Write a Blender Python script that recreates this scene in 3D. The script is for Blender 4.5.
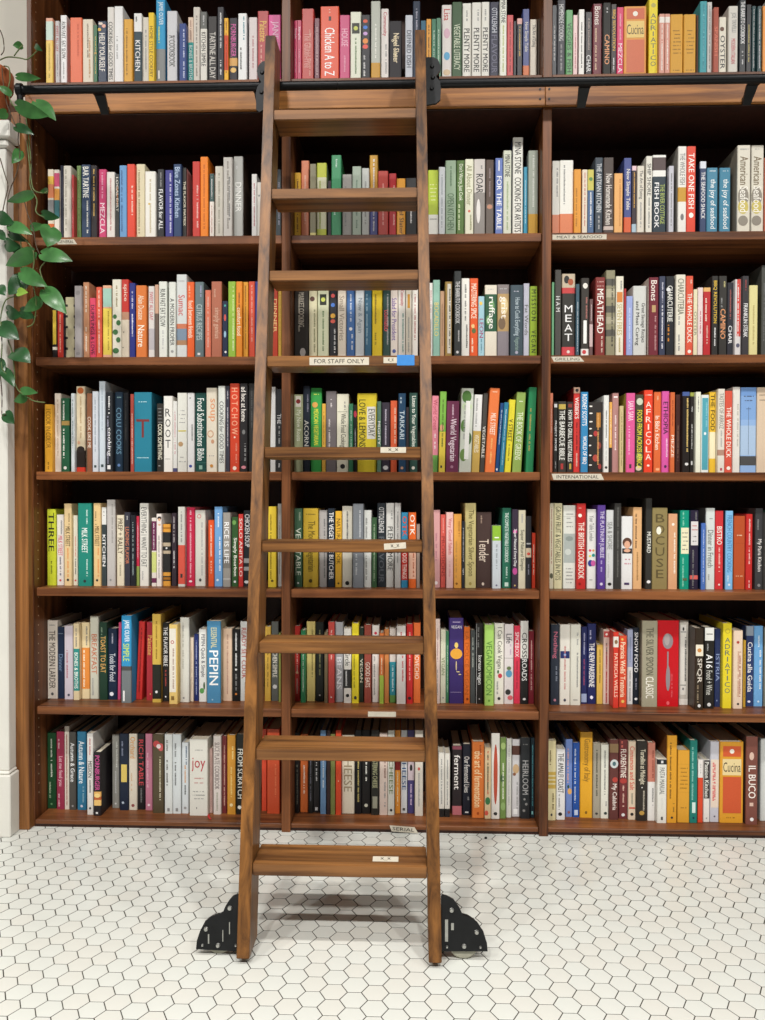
import bpy, bmesh, math, random
from mathutils import Vector, Matrix

# ------------------------------------------------------------------ reset
for o in list(bpy.data.objects):
    bpy.data.objects.remove(o, do_unlink=True)
scene = bpy.context.scene
C = scene.collection
random.seed(7)

# ------------------------------------------------------------------ camera
FPX, CAM_H, CAM_D = 789.8, 1.0646, 2.4977
YAW, PITCH, ROLL = math.radians(1.919), math.radians(-0.843), math.radians(0.1235)
CAM_POS = Vector((0, -CAM_D, CAM_H))
_f = Vector((-math.sin(YAW) * math.cos(PITCH), math.cos(YAW) * math.cos(PITCH), math.sin(PITCH)))
_r = Vector((math.cos(YAW), math.sin(YAW), 0))
_u = _r.cross(_f)
_r, _u = math.cos(ROLL) * _r + math.sin(ROLL) * _u, -math.sin(ROLL) * _r + math.cos(ROLL) * _u
cam_data = bpy.data.cameras.new('camera')
cam_data.sensor_fit = 'HORIZONTAL'
cam_data.sensor_width = 36.0
cam_data.lens = FPX / 765 * 36.0
cam_data.clip_start = 0.05
cam = bpy.data.objects.new('camera', cam_data)
C.objects.link(cam)
cam.matrix_world = Matrix(((_r.x, _u.x, -_f.x, CAM_POS.x), (_r.y, _u.y, -_f.y, CAM_POS.y),
                           (_r.z, _u.z, -_f.z, CAM_POS.z), (0, 0, 0, 1)))
scene.camera = cam

# ------------------------------------------------------------------ light
world = bpy.data.worlds.new('world')
scene.world = world
world.use_nodes = True
world.node_tree.nodes['Background'].inputs[0].default_value = (1.0, 0.985, 0.95, 1)
world.node_tree.nodes['Background'].inputs[1].default_value = 0.11


def ceiling_lamp(x, y, power, tilt, cone):
    d = bpy.data.lights.new('ceiling_lamp', 'SPOT')
    d.energy = power
    d.spot_size = math.radians(cone)
    d.spot_blend = 1.0
    d.shadow_soft_size = 0.06
    d.color = (1.0, 0.972, 0.925)
    o = bpy.data.objects.new('ceiling_lamp', d)
    C.objects.link(o)
    o.location = (x, y, 3.6)
    o.rotation_euler = (math.radians(tilt), 0, 0)     # recessed downlights turned a little to the books


for lx in (-1.9, -0.55, 0.8, 2.1):
    ceiling_lamp(lx, -1.75, 112, 20, 148)
    ceiling_lamp(lx - 0.35, -3.4, 262, 22, 108)

scene.view_settings.view_transform = 'Standard'
scene.view_settings.look = 'None'
scene.view_settings.exposure = -0.05
scene.view_settings.gamma = 1.0
scene.view_settings.use_curve_mapping = False


# ------------------------------------------------------------------ helpers
def ray(px, py):
    return _f + _r * ((px - 382.5) / FPX) - _u * ((py - 510) / FPX)


def on_y(px, py, Y):
    d = ray(px, py)
    return CAM_POS + d * ((Y + CAM_D) / d.y)


def on_z(px, py, Z):
    d = ray(px, py)
    return CAM_POS + d * ((Z - CAM_H) / d.z)


def lin(h):
    if len(h) == 3:
        h = ''.join(c * 2 for c in h)
    out = []
    for i in (0, 2, 4):
        c = int(h[i:i + 2], 16) / 255
        out.append(c / 12.92 if c <= 0.04045 else ((c + 0.055) / 1.055) ** 2.4)
    return tuple(out)


def nodes_of(name):
    m = bpy.data.materials.new(name)
    m.use_nodes = True
    return m, m.node_tree.nodes, m.node_tree.links, m.node_tree.nodes['Principled BSDF']


def mat_plain(name, col, rough=0.5, metal=0.0, noise=0.08, scale=40.0, bump=0.0, spec=0.5):
    m, n, l, b = nodes_of(name)
    c = lin(col) if isinstance(col, str) else col
    tc = n.new('ShaderNodeTexCoord')
    nz = n.new('ShaderNodeTexNoise')
    nz.inputs['Scale'].default_value = scale
    nz.inputs['Detail'].default_value = 3
    l.new(tc.outputs['Object'], nz.inputs['Vector'])
    rp = n.new('ShaderNodeValToRGB')
    rp.color_ramp.elements[0].color = tuple(max(0, v * (1 - noise)) for v in c) + (1,)
    rp.color_ramp.elements[1].color = tuple(min(1, v * (1 + noise)) for v in c) + (1,)
    rp.color_ramp.elements[0].position = 0.3
    rp.color_ramp.elements[1].position = 0.7
    l.new(nz.outputs['Fac'], rp.inputs['Fac'])
    l.new(rp.outputs['Color'], b.inputs['Base Color'])
    b.inputs['Roughness'].default_value = rough
    b.inputs['Metallic'].default_value = metal
    b.inputs['Specular IOR Level'].default_value = spec
    if bump:
        bp = n.new('ShaderNodeBump')
        bp.inputs['Strength'].default_value = bump
        bp.inputs['Distance'].default_value = 0.002
        l.new(nz.outputs['Fac'], bp.inputs['Height'])
        l.new(bp.outputs['Normal'], b.inputs['Normal'])
    return m


def mat_wood(name, dark, light, axis, rough=0.35, fine=1.0):
    """Grain runs along axis (0 x, 1 y, 2 z) in world space."""
    m, n, l, b = nodes_of(name)
    geo = n.new('ShaderNodeNewGeometry')
    info = n.new('ShaderNodeObjectInfo')
    mp = n.new('ShaderNodeMapping')
    add = n.new('ShaderNodeVectorMath')
    mul = n.new('ShaderNodeVectorMath')
    mul.operation = 'SCALE'
    comb = n.new('ShaderNodeCombineXYZ')
    for i in range(3):
        l.new(info.outputs['Random'], comb.inputs[i])
    l.new(comb.outputs[0], mul.inputs[0])
    mul.inputs['Scale'].default_value = 7.3
    l.new(geo.outputs['Position'], add.inputs[0])
    l.new(mul.outputs[0], add.inputs[1])
    l.new(add.outputs[0], mp.inputs['Vector'])
    sc = [38 * fine] * 3
    sc[axis] = 1.6 * fine
    mp.inputs['Scale'].default_value = sc
    nz = n.new('ShaderNodeTexNoise')
    nz.inputs['Scale'].default_value = 1.0
    nz.inputs['Detail'].default_value = 5
    nz.inputs['Roughness'].default_value = 0.62
    nz.inputs['Distortion'].default_value = 0.6
    l.new(mp.outputs[0], nz.inputs['Vector'])
    nz2 = n.new('ShaderNodeTexNoise')
    nz2.inputs['Scale'].default_value = 2.2
    l.new(add.outputs[0], nz2.inputs['Vector'])
    mx = n.new('ShaderNodeMath')
    mx.operation = 'MULTIPLY_ADD'
    l.new(nz2.outputs['Fac'], mx.inputs[0])
    mx.inputs[1].default_value = 0.35
    l.new(nz.outputs['Fac'], mx.inputs[2])
    rp = n.new('ShaderNodeValToRGB')
    rp.color_ramp.elements[0].position = 0.50
    rp.color_ramp.elements[1].position = 0.86
    rp.color_ramp.elements[0].color = lin(dark) + (1,)
    rp.color_ramp.elements[1].color = lin(light) + (1,)
    l.new(mx.outputs[0], rp.inputs['Fac'])
    l.new(rp.outputs['Color'], b.inputs['Base Color'])
    b.inputs['Roughness'].default_value = rough
    b.inputs['Specular IOR Level'].default_value = 0.35
    bp = n.new('ShaderNodeBump')
    bp.inputs['Strength'].default_value = 0.12
    bp.inputs['Distance'].default_value = 0.001
    l.new(nz.outputs['Fac'], bp.inputs['Height'])
    l.new(bp.outputs['Normal'], b.inputs['Normal'])
    return m


def mat_attr(name, rough, spec=0.5, bump=0.05):
    """Printed paper / cloth: the colour is the print of the book, from the mesh."""
    m, n, l, b = nodes_of(name)
    at = n.new('ShaderNodeVertexColor')
    at.layer_name = 'Col'
    tc = n.new('ShaderNodeTexCoord')
    nz = n.new('ShaderNodeTexNoise')
    nz.inputs['Scale'].default_value = 220
    l.new(tc.outputs['Object'], nz.inputs['Vector'])
    hs = n.new('ShaderNodeHueSaturation')
    ma = n.new('ShaderNodeMath')
    ma.operation = 'MULTIPLY_ADD'
    l.new(nz.outputs['Fac'], ma.inputs[0])
    ma.inputs[1].default_value = 0.16
    ma.inputs[2].default_value = 0.92
    l.new(ma.outputs[0], hs.inputs['Value'])
    l.new(at.outputs['Color'], hs.inputs['Color'])
    l.new(hs.outputs['Color'], b.inputs['Base Color'])
    b.inputs['Roughness'].default_value = rough
    b.inputs['Specular IOR Level'].default_value = spec
    if bump:
        bp = n.new('ShaderNodeBump')
        bp.inputs['Strength'].default_value = bump
        bp.inputs['Distance'].default_value = 0.0005
        l.new(nz.outputs['Fac'], bp.inputs['Height'])
        l.new(bp.outputs['Normal'], b.inputs['Normal'])
    return m


def link(name, me, mat, parent=None):
    o = bpy.data.objects.new(name, me)
    if mat is not None and me is not None and len(me.materials) == 0:
        me.materials.append(mat)
    C.objects.link(o)
    if parent is not None:
        o.parent = parent
    return o


def empty(name, loc=(0, 0, 0)):
    o = bpy.data.objects.new(name, None)
    o.empty_display_size = 0.02
    C.objects.link(o)
    o.location = loc
    return o


def tag(o, label=None, cat=None, group=None, kind=None):
    if label:
        o['label'] = label
    if cat:
        o['category'] = cat
    if group:
        o['group'] = group
    if kind:
        o['kind'] = kind
    return o


def bm_mesh(name, bm):
    me = bpy.data.meshes.new(name)
    bmesh.ops.recalc_face_normals(bm, faces=bm.faces)
    bm.to_mesh(me)
    bm.free()
    return me


def add_box(bm, x0, x1, y0, y1, z0, z1):
    v = [bm.verts.new(p) for p in ((x0, y0, z0), (x1, y0, z0), (x1, y1, z0), (x0, y1, z0),
                                   (x0, y0, z1), (x1, y0, z1), (x1, y1, z1), (x0, y1, z1))]
    for f in ((3, 2, 1, 0), (4, 5, 6, 7), (0, 1, 5, 4), (1, 2, 6, 5), (2, 3, 7, 6), (3, 0, 4, 7)):
        bm.faces.new([v[i] for i in f])
    return v


def box_obj(name, x0, x1, y0, y1, z0, z1, mat, parent=None, bevel=0.0015):
    bm = bmesh.new()
    add_box(bm, x0, x1, y0, y1, z0, z1)
    if bevel:
        bmesh.ops.bevel(bm, geom=bm.edges[:], offset=bevel, segments=1, affect='EDGES')
    return link(name, bm_mesh(name, bm), mat, parent)


def add_tube(bm, pts, r, seg=10, caps=True):
    """Round tube along pts; r a number or one per point."""
    pts = [Vector(p) for p in pts]
    rs = r if isinstance(r, (list, tuple)) else [r] * len(pts)
    rings = []
    up = Vector((0, 0, 1))
    for i, p in enumerate(pts):
        t = (pts[min(i + 1, len(pts) - 1)] - pts[max(i - 1, 0)]).normalized()
        a = t.cross(up)
        if a.length < 1e-3:
            a = t.cross(Vector((0, 1, 0)))
        a.normalize()
        b = t.cross(a)
        rings.append([bm.verts.new(p + (a * math.cos(k * 2 * math.pi / seg) + b * math.sin(k * 2 * math.pi / seg)) * rs[i])
                      for k in range(seg)])
    for i in range(len(rings) - 1):
        for k in range(seg):
            bm.faces.new((rings[i][k], rings[i][(k + 1) % seg], rings[i + 1][(k + 1) % seg], rings[i + 1][k]))
    if caps:
        bm.faces.new(rings[0][::-1])
        bm.faces.new(rings[-1])


def smooth(o):
    for p in o.data.polygons:
        p.use_smooth = True
    return o


def add_plate(bm, outline, y0, y1):
    """Prism of an outline in x, z between two y."""
    a = [bm.verts.new((x, y0, z)) for x, z in outline]
    b = [bm.verts.new((x, y1, z)) for x, z in outline]
    bm.faces.new(a)
    bm.faces.new(b[::-1])
    n = len(a)
    for i in range(n):
        bm.faces.new((a[i], b[i], b[(i + 1) % n], a[(i + 1) % n]))


def lathe(bm, prof, seg=32, center=(0, 0)):
    rings = []
    for r, z in prof:
        rings.append([bm.verts.new((center[0] + r * math.cos(k * 2 * math.pi / seg),
                                    center[1] + r * math.sin(k * 2 * math.pi / seg), z)) for k in range(seg)])
    for i in range(len(rings) - 1):
        for k in range(seg):
            bm.faces.new((rings[i][k], rings[i][(k + 1) % seg], rings[i + 1][(k + 1) % seg], rings[i + 1][k]))
    bm.faces.new(rings[0][::-1])
    bm.faces.new(rings[-1])


# ------------------------------------------------------------------ materials
M = {}
M['shelf'] = mat_wood('shelf_wood', '40200f', '8b552f', 0, 0.42)
M['upright'] = mat_wood('upright_wood', '40210f', '84502c', 2, 0.42)
M['header'] = mat_wood('header_wood', '6e3f1a', 'c48444', 0, 0.42)
M['filler'] = mat_wood('filler_stile_wood', '5a3518', '9c6838', 2, 0.42)
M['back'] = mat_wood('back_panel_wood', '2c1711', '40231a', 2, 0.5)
M['stile'] = mat_wood('ladder_stile_wood', '38200f', '90602f', 2, 0.4)
M['tread'] = mat_wood('ladder_tread_wood', '3c2211', '926336', 0, 0.4)
M['black'] = mat_plain('black_iron', '1d1e20', 0.42, 0.6, 0.15, 60, 0.1)
M['steel'] = mat_plain('bolt_steel', 'b8b8b4', 0.3, 0.9, 0.1, 80)
M['rubber'] = mat_plain('wheel_rubber', 'a5a392', 0.6, 0, 0.1, 50)
M['white_paint'] = mat_plain('white_gloss_paint', 'dcdad2', 0.35, 0, 0.03, 12, 0.02)
M['wall'] = mat_plain('wall_paint', 'd9d4c8', 0.7, 0, 0.03, 9, 0.03)
M['tile'] = mat_plain('glazed_tile', 'cfd1cb', 0.28, 0, 0.03, 9, 0.01)
M['tile_b'] = mat_plain('glazed_tile_warm', 'cfcfc8', 0.3, 0, 0.03, 9, 0.01)
M['grout'] = mat_plain('dark_grout', '3a362f', 0.9, 0, 0.3, 120, 0.2)
M['tape'] = mat_plain('masking_tape', 'c9c1b0', 0.7, 0, 0.06, 90, 0.05)
M['blue_tape'] = mat_plain('blue_tape', '2f7fc8', 0.6, 0, 0.06, 90, 0.05)
M['ink'] = mat_plain('black_ink', '26221f', 0.7, 0, 0.1, 50)
M['terracotta'] = mat_plain('terracotta', 'bb6a3e', 0.75, 0, 0.14, 25, 0.15)
M['soil'] = mat_plain('potting_soil', '2c2018', 0.95, 0, 0.4, 120, 0.6)
M['vine'] = mat_plain('vine_stem', '5a6a3a', 0.55, 0, 0.2, 60)
M['vine_old'] = mat_plain('old_vine_stem', '4a3a28', 0.65, 0, 0.2, 60)
M['leaf'] = mat_plain('pothos_leaf', '3f6f3a', 0.3, 0, 0.3, 22, 0.1)
M['leaf_b'] = mat_plain('pothos_leaf_dark', '264f2a', 0.3, 0, 0.3, 22, 0.1)
M['leaf_c'] = mat_plain('pothos_leaf_young', '8fb64a', 0.32, 0, 0.2, 22, 0.1)
M['page'] = mat_plain('page_paper', 'd8cfbb', 0.9, 0, 0.12, 300)
M['jacket'] = mat_attr('book_jacket', 0.38, 0.3)
M['matte'] = mat_attr('book_cloth', 0.62, 0.35, 0.12)
M['print'] = mat_attr('book_print', 0.45, 0.4, 0.0)
M['ribbon'] = mat_plain('red_ribbon', 'b02028', 0.5, 0, 0.08, 90)
M['pin'] = mat_plain('shelf_pin_brass', 'cfc0a0', 0.4, 0.6, 0.05)

# ------------------------------------------------------------------ floor
HEX_FLAT, GROUT = 0.0521, 0.0022          # pitch across flats, joint width
FX0, FX1, FY0, FY1 = -2.6, 2.6, -4.2, 0.45
floor = box_obj('floor', FX0, FX1, FY0, FY1, -0.06, -0.0007, M['grout'], None, 0)
tag(floor, 'floor of small white hexagonal tiles with thin dark grout lines', 'floor', kind='structure')
TIP = HEX_FLAT / math.cos(math.pi / 6)    # across corners, joint included


def hex_mesh():
    bm = bmesh.new()
    rt = (HEX_FLAT - GROUT) / 2 / math.cos(math.pi / 6)
    ring = []
    for z, rr in ((-0.0012, rt), (-0.0003, rt), (0.0, rt - 0.0004)):
        ring.append([bm.verts.new((rr * math.cos(k * math.pi / 3), rr * math.sin(k * math.pi / 3), z)) for k in range(6)])
    for i in range(2):
        for k in range(6):
            bm.faces.new((ring[i][k], ring[i][(k + 1) % 6], ring[i + 1][(k + 1) % 6], ring[i + 1][k]))
    bm.faces.new(ring[2])
    return bm_mesh('hex_tile', bm)


hexm = [hex_mesh(), hex_mesh()]
hexm[0].materials.append(M['tile'])
hexm[1].materials.append(M['tile_b'])
TX0, TY0 = 0.2912, -0.058 - HEX_FLAT / 2  # centre of one tile read off the photograph


def proj(p):
    d = Vector(p) - CAM_POS
    w = d.dot(_f)
    if w < 0.1:
        return None
    return 382.5 + FPX * d.dot(_r) / w, 510 - FPX * d.dot(_u) / w


tiles = []
for i in range(-58, 60):
    for j in range(-85, 12):
        x = TX0 + i * TIP * 0.75
        y = TY0 + (j + (0.5 if i % 2 else 0)) * HEX_FLAT
        if not (-2.3 < x < 2.3 and -3.2 < y < 0.30):
            continue
        q = proj((x, y, 0))
        vis = q is not None and -6 < q[0] < 771 and q[1] < 1026 and y < -0.0
        tiles.append((0 if vis else 1, -(q[1] if q else 0), x, y))
tiles.sort()
bm_rest = bmesh.new()
for k, (nv, _, x, y) in enumerate(tiles):
    if k < 300:
        o = link('tile', hexm[random.random() < 0.35], None, floor)
        o.location = (x, y, random.uniform(-0.00015, 0.0))
    else:
        rt = (HEX_FLAT - GROUT) / 2 / math.cos(math.pi / 6)
        lo = [bm_rest.verts.new((x + rt * math.cos(a * math.pi / 3), y + rt * math.sin(a * math.pi / 3), -0.0012)) for a in range(6)]
        dz = random.uniform(-0.00015, 0.0)
        hi = [bm_rest.verts.new((x + (rt - 0.0006) * math.cos(a * math.pi / 3), y + (rt - 0.0006) * math.sin(a * math.pi / 3), dz)) for a in range(6)]
        mi = 1 if random.random() < 0.35 else 0
        fs = [bm_rest.faces.new(hi)]
        for a in range(6):
            fs.append(bm_rest.faces.new((lo[a], lo[(a + 1) % 6], hi[(a + 1) % 6], hi[a])))
        for f in fs:
            f.material_index = mi
me = bm_mesh('far_tiles', bm_rest)
me.materials.append(M['tile'])
me.materials.append(M['tile_b'])
tag(link('tile_field', me, None, floor), kind='stuff')

# ------------------------------------------------------------------ bookcase
X_SP0 = on_y(27.6, 470, 0).x       # outer edge of the side panel
X_IN = on_y(32.4, 470, 0).x        # its inner face
X_D1 = -0.4034
D_T = 0.0285
X_D2 = 0.4412 - D_T
X_R = 0.4412 + 0.815
DEPTH = 0.30
Z_TOP = 2.86
ST = 0.026
SHELF_Z = [2.387, 1.8958, 1.5140, 1.1481, 0.7745, 0.392, 0.024]   # upper faces, top row first
case = empty('bookcase', (0, 0.15, 0))
tag(case, 'tall reddish brown wooden bookcase in three bays, full of books', 'bookcase')


def case_part(name, *a, **k):
    o = box_obj(name, *a, **k)
    o.parent = case
    o.location = (0, -0.15, 0)
    return o


case_part('side_panel', X_SP0, X_IN, 0.006, DEPTH, 0.0, Z_TOP, M['upright'])
case_part('side_panel', X_R, X_R + 0.03, 0.0, DEPTH, 0.0, Z_TOP, M['upright'])
for xd in (X_D1, X_D2):
    case_part('upright', xd, xd + D_T, -0.008, DEPTH, 0.0, Z_TOP, M['upright'])
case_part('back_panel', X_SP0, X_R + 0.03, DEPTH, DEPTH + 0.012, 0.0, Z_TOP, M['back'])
case_part('top_board', X_SP0, X_R + 0.03, 0.0, DEPTH, Z_TOP, Z_TOP + 0.03, M['shelf'])
bays = [(X_IN, X_D1), (X_D1 + D_T, X_D2), (X_D2 + D_T, X_R)]
for r, z in enumerate(SHELF_Z):
    for a, b in bays:
        if r == 6:
            case_part('shelf', a + (0.004 if a == X_IN else 0.0006), b - 0.0006, 0.0, DEPTH - 0.001, 0.010, z, M['shelf'])
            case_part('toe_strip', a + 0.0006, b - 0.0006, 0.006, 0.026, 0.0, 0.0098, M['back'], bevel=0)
        else:
            if r == 0:
                case_part('soffit', a + 0.0006, b - 0.0006, 0.0, DEPTH - 0.001, 2.2815, 2.300, M['back'])  # dark wood here puts the shade under the shelf into the colour
            case_part('shelf', a + (0.012 if a == X_IN and r else 0.0006), b - 0.0006, 0.0, DEPTH - 0.001, z - ST, z, M['shelf'])
# filler stile between the pilaster and the case
case_part('filler_stile', on_y(12.6, 470, -0.022).x, on_y(27.9, 470, -0.022).x, -0.022, 0.03, 0.0, 2.285, M['filler'])
# the board that carries the rail, in two lengths
HZ0, HZ1 = 2.281, 2.3660
XH = on_y(545.3, 90, -0.02).x
for a, b in ((on_y(25, 100, -0.02).x, XH - 0.0005), (XH + 0.0005, X_R + 0.03)):
    hb = case_part('header_board', a, b, -0.021, -0.0085, HZ0, HZ1, M['header'])
for sx in (-0.016, 0.012):
    for sz in (0.020, 0.050):
        bm = bmesh.new()
        add_tube(bm, [(XH + sx, -0.0225, HZ0 + sz), (XH + sx, -0.018, HZ0 + sz)], 0.0035, 10)
        o = link('screw', bm_mesh('screw', bm), M['black'], case)
        o.location = (0, -0.15, 0)
# peg holes in the side panel
bm = bmesh.new()
z = 0.10
while z < 2.8:
    for yy in (0.036, 0.25):
        add_tube(bm, [(X_IN - 0.002, yy, z), (X_IN + 0.0006, yy, z)], 0.0022, 6)
    z += 0.0305
o = link('shelf_pin_holes', bm_mesh('pins', bm), M['pin'], case)
o.location = (0, -0.15, 0)
tag(o, kind='stuff')

# ------------------------------------------------------------------ wall and pilaster
wl = box_obj('wall_left', -3.0, X_SP0 - 0.001, 0.121, 0.33, 0.0, 3.2, M['wall'], None, 0)
tag(wl, 'plain off-white wall beside the bookcase', 'wall', kind='structure')
pil = empty('pilaster', (-1.42, -0.04, 0))
tag(pil, 'white painted pilaster with capital and plinth block beside the bookcase', 'pilaster', kind='structure')


def pil_part(name, x1, y0, z0, z1, bevel=0.004, x0=-1.75):
    o = box_obj(name, x0, x1, y0, -0.0225, z0, z1, M['white_paint'], pil, bevel)
    o.location = (1.42, 0.04, 0)
    return o


xs = on_y(6.8, 500, -0.075).x
x_core = on_y(12.6, 470, -0.022).x - 0.003
o = box_obj('core', -1.75, x_core, -0.0220, 0.120, 0.0, 2.228, M['white_paint'], pil, 0.003)
o.location = (1.42, 0.04, 0)
xp = on_y(10.2, 820, -0.082).x
pil_part('plinth', xp, -0.082, 0.0, 0.195, 0.003)
pil_part('plinth_cap', xp - 0.006, -0.077, 0.195, 0.206, 0.004)
pil_part('shaft', xs, -0.070, 0.206, 2.150, 0.003)
pil_part('necking', xs + 0.010, -0.080, 2.150, 2.175, 0.006)
pil_part('capital', xs + 0.022, -0.092, 2.175, 2.228, 0.004)
# ------------------------------------------------------------------ rail
PIPE_Y, PIPE_R = -0.088, 0.0132
pa = on_y(22, 90.5, PIPE_Y)
pb = on_y(740, 78.7, PIPE_Y)
PIPE_Z = (pa.z + pb.z) / 2 + 0.0
X_PE = X_R + 0.02
rail = empty('ladder_rail', (0, PIPE_Y, PIPE_Z))
tag(rail, 'long black iron pipe rail bracketed along the board under the top shelf', 'rail')


def rail_part(name, bm, mat, parent=None, sm=False):
    o = link(name, bm_mesh(name, bm), mat, parent or rail)
    if parent is None:
        o.location = (0, -PIPE_Y, -PIPE_Z)
    if sm:
        smooth(o)
    return o


for a, b in ((pa.x, on_y(338, 84, PIPE_Y).x - 0.0004), (on_y(338, 84, PIPE_Y).x + 0.0004, X_PE)):
    bm = bmesh.new()
    add_tube(bm, [(a, PIPE_Y, PIPE_Z), (b, PIPE_Y, PIPE_Z)], PIPE_R, 20)
    rail_part('pipe', bm, M['black'], None)
# end fitting
bm = bmesh.new()
xe = on_y(20, 92, PIPE_Y).x
add_tube(bm, [(xe - 0.010, PIPE_Y, PIPE_Z), (xe - 0.006, PIPE_Y, PIPE_Z), (xe + 0.008, PIPE_Y, PIPE_Z), (xe + 0.010, PIPE_Y, PIPE_Z)],
         [0.017, 0.0195, 0.0195, 0.017], 18)
add_tube(bm, [(xe, PIPE_Y, PIPE_Z - 0.012), (xe, PIPE_Y + 0.002, PIPE_Z - 0.042)], 0.0095, 12)
add_tube(bm, [(xe, PIPE_Y, PIPE_Z - 0.036), (xe, -0.0225, PIPE_Z - 0.036)], 0.008, 12)
rail_part('end_fitting', bm, M['black'])
for px in (104.5, 262, 421, 581.5, 747):
    xc = on_y(px, 100, -0.03).x
    bm = bmesh.new()
    w = 0.0135
    prof = [(PIPE_Y - 0.004, PIPE_Z - PIPE_R + 0.002), (PIPE_Y + 0.020, PIPE_Z - PIPE_R + 0.003), (-0.038, PIPE_Z - 0.036), (-0.0265, PIPE_Z - 0.048), (-0.0265, HZ0 + 0.012)]
    prof2 = [(PIPE_Y + 0.004, PIPE_Z - PIPE_R + 0.006), (PIPE_Y + 0.026, PIPE_Z - PIPE_R + 0.007), (-0.032, PIPE_Z - 0.030), (-0.0213, PIPE_Z - 0.044), (-0.0213, HZ0 + 0.012)]
    ws = [0.019, 0.017, 0.0135, 0.0125, 0.0125]
    ra = [[bm.verts.new((xc - ws[i], *prof[i])), bm.verts.new((xc + ws[i], *prof[i])),
           bm.verts.new((xc + ws[i], *prof2[i])), bm.verts.new((xc - ws[i], *prof2[i]))] for i in range(5)]
    for i in range(4):
        for k in range(4):
            bm.faces.new((ra[i][k], ra[i][(k + 1) % 4], ra[i + 1][(k + 1) % 4], ra[i + 1][k]))
    bm.faces.new(ra[0])
    # rounded foot
    fo = [(xc + 0.0125 * math.cos(a * math.pi / 8), HZ0 + 0.012 - 0.0125 * math.sin(a * math.pi / 8)) for a in range(9)]
    add_plate(bm, fo, -0.0265, -0.0213)
    br = rail_part('bracket', bm, M['black'])
    bm = bmesh.new()
    add_tube(bm, [(xc, -0.0285, HZ0 + 0.012), (xc, -0.026, HZ0 + 0.012)], 0.004, 10)
    rail_part('screw', bm, M['steel'], br)

# ------------------------------------------------------------------ ladder
LW = 0.4675                     # outside width
SW, SD = 0.0295, 0.094          # stile width and depth
foot_z = 0.014
fl = on_z(238.5, 961.5, foot_z)
fr = on_z(441.5, 961.0, foot_z)
YF = (fl.y + fr.y) / 2
ZR = 2.33
YT = PIPE_Y - PIPE_R - 0.001 - SD * 1.02
lean = math.atan2(YT - YF, ZR - foot_z)


def lad_y(z):
    return YF + (z - foot_z) * math.tan(lean)


cl = (on_y(264.5, 110, lad_y(2.30)).x + on_y(427.5, 106, lad_y(2.30)).x) / 2
cb = (fl.x + fr.x) / 2 - 0.0005
LXc = cb - 0.0028
LTX = (cl - cb) / (2.30 - foot_z)   # the ladder stands a touch out of plumb sideways


def lad_x(z):
    return (z - foot_z) * LTX


ladder = empty('rolling_ladder', (LXc, YF, 0))
tag(ladder, 'walnut brown wooden rolling library ladder leaning on the black rail', 'ladder')


def lad(name, bm, mat, parent=None, sm=False):
    o = link(name, bm_mesh(name, bm), mat, parent or ladder)
    if parent is None:
        o.location = (-LXc, -YF, 0)
    if sm:
        smooth(o)
    return o


Z_LT = on_y(350, 34, lad_y(2.47)).z
XL0, XR0 = LXc - LW / 2, LXc + LW / 2 - SW
for x0, zt in ((XL0, on_y(271, 37, lad_y(2.46)).z), (XR0, on_y(421, 31, lad_y(2.46)).z)):
    bm = bmesh.new()
    zs = (foot_z, zt)
    v = []
    for z in zs:
        y = lad_y(z)
        for dx, dy in ((0, 0), (SW, 0), (SW, SD / math.cos(lean)), (0, SD / math.cos(lean))):
            v.append(bm.verts.new((x0 + dx + lad_x(z), y + dy, z)))
    for f in ((3, 2, 1, 0), (4, 5, 6, 7), (0, 1, 5, 4), (1, 2, 6, 5), (2, 3, 7, 6), (3, 0, 4, 7)):
        bm.faces.new([v[i] for i in f])
    bmesh.ops.bevel(bm, geom=bm.edges[:], offset=0.0013, segments=2, affect='EDGES')
    lad('stile', bm, M['stile'])

# treads: upper front edge heights read off the photograph
TT, TD = 0.0285, 0.107
tread_px = [(340, 108.2), (340, 187.3), (340, 269.3), (340, 354.9), (340, 446.2), (340, 540.5), (340, 641.8), (340, 748.6), (340, 864.3)]
treads = []
for px, py in tread_px:
    Y = -0.4
    for _ in range(12):
        p = on_y(px, py, Y)
        Y = lad_y(p.z) + 0.004
    p.z -= 0.002
    treads.append((p.z, Y))
    bm = bmesh.new()
    tx = lad_x(p.z - TT / 2)
    add_box(bm, XL0 + SW + 0.0008 + tx, XR0 - 0.0008 + tx, Y, Y + TD, p.z - TT, p.z)
    bmesh.ops.bevel(bm, geom=bm.edges[:], offset=0.0018, segments=2, affect='EDGES')
    lad('tread', bm, M['tread'])

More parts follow.
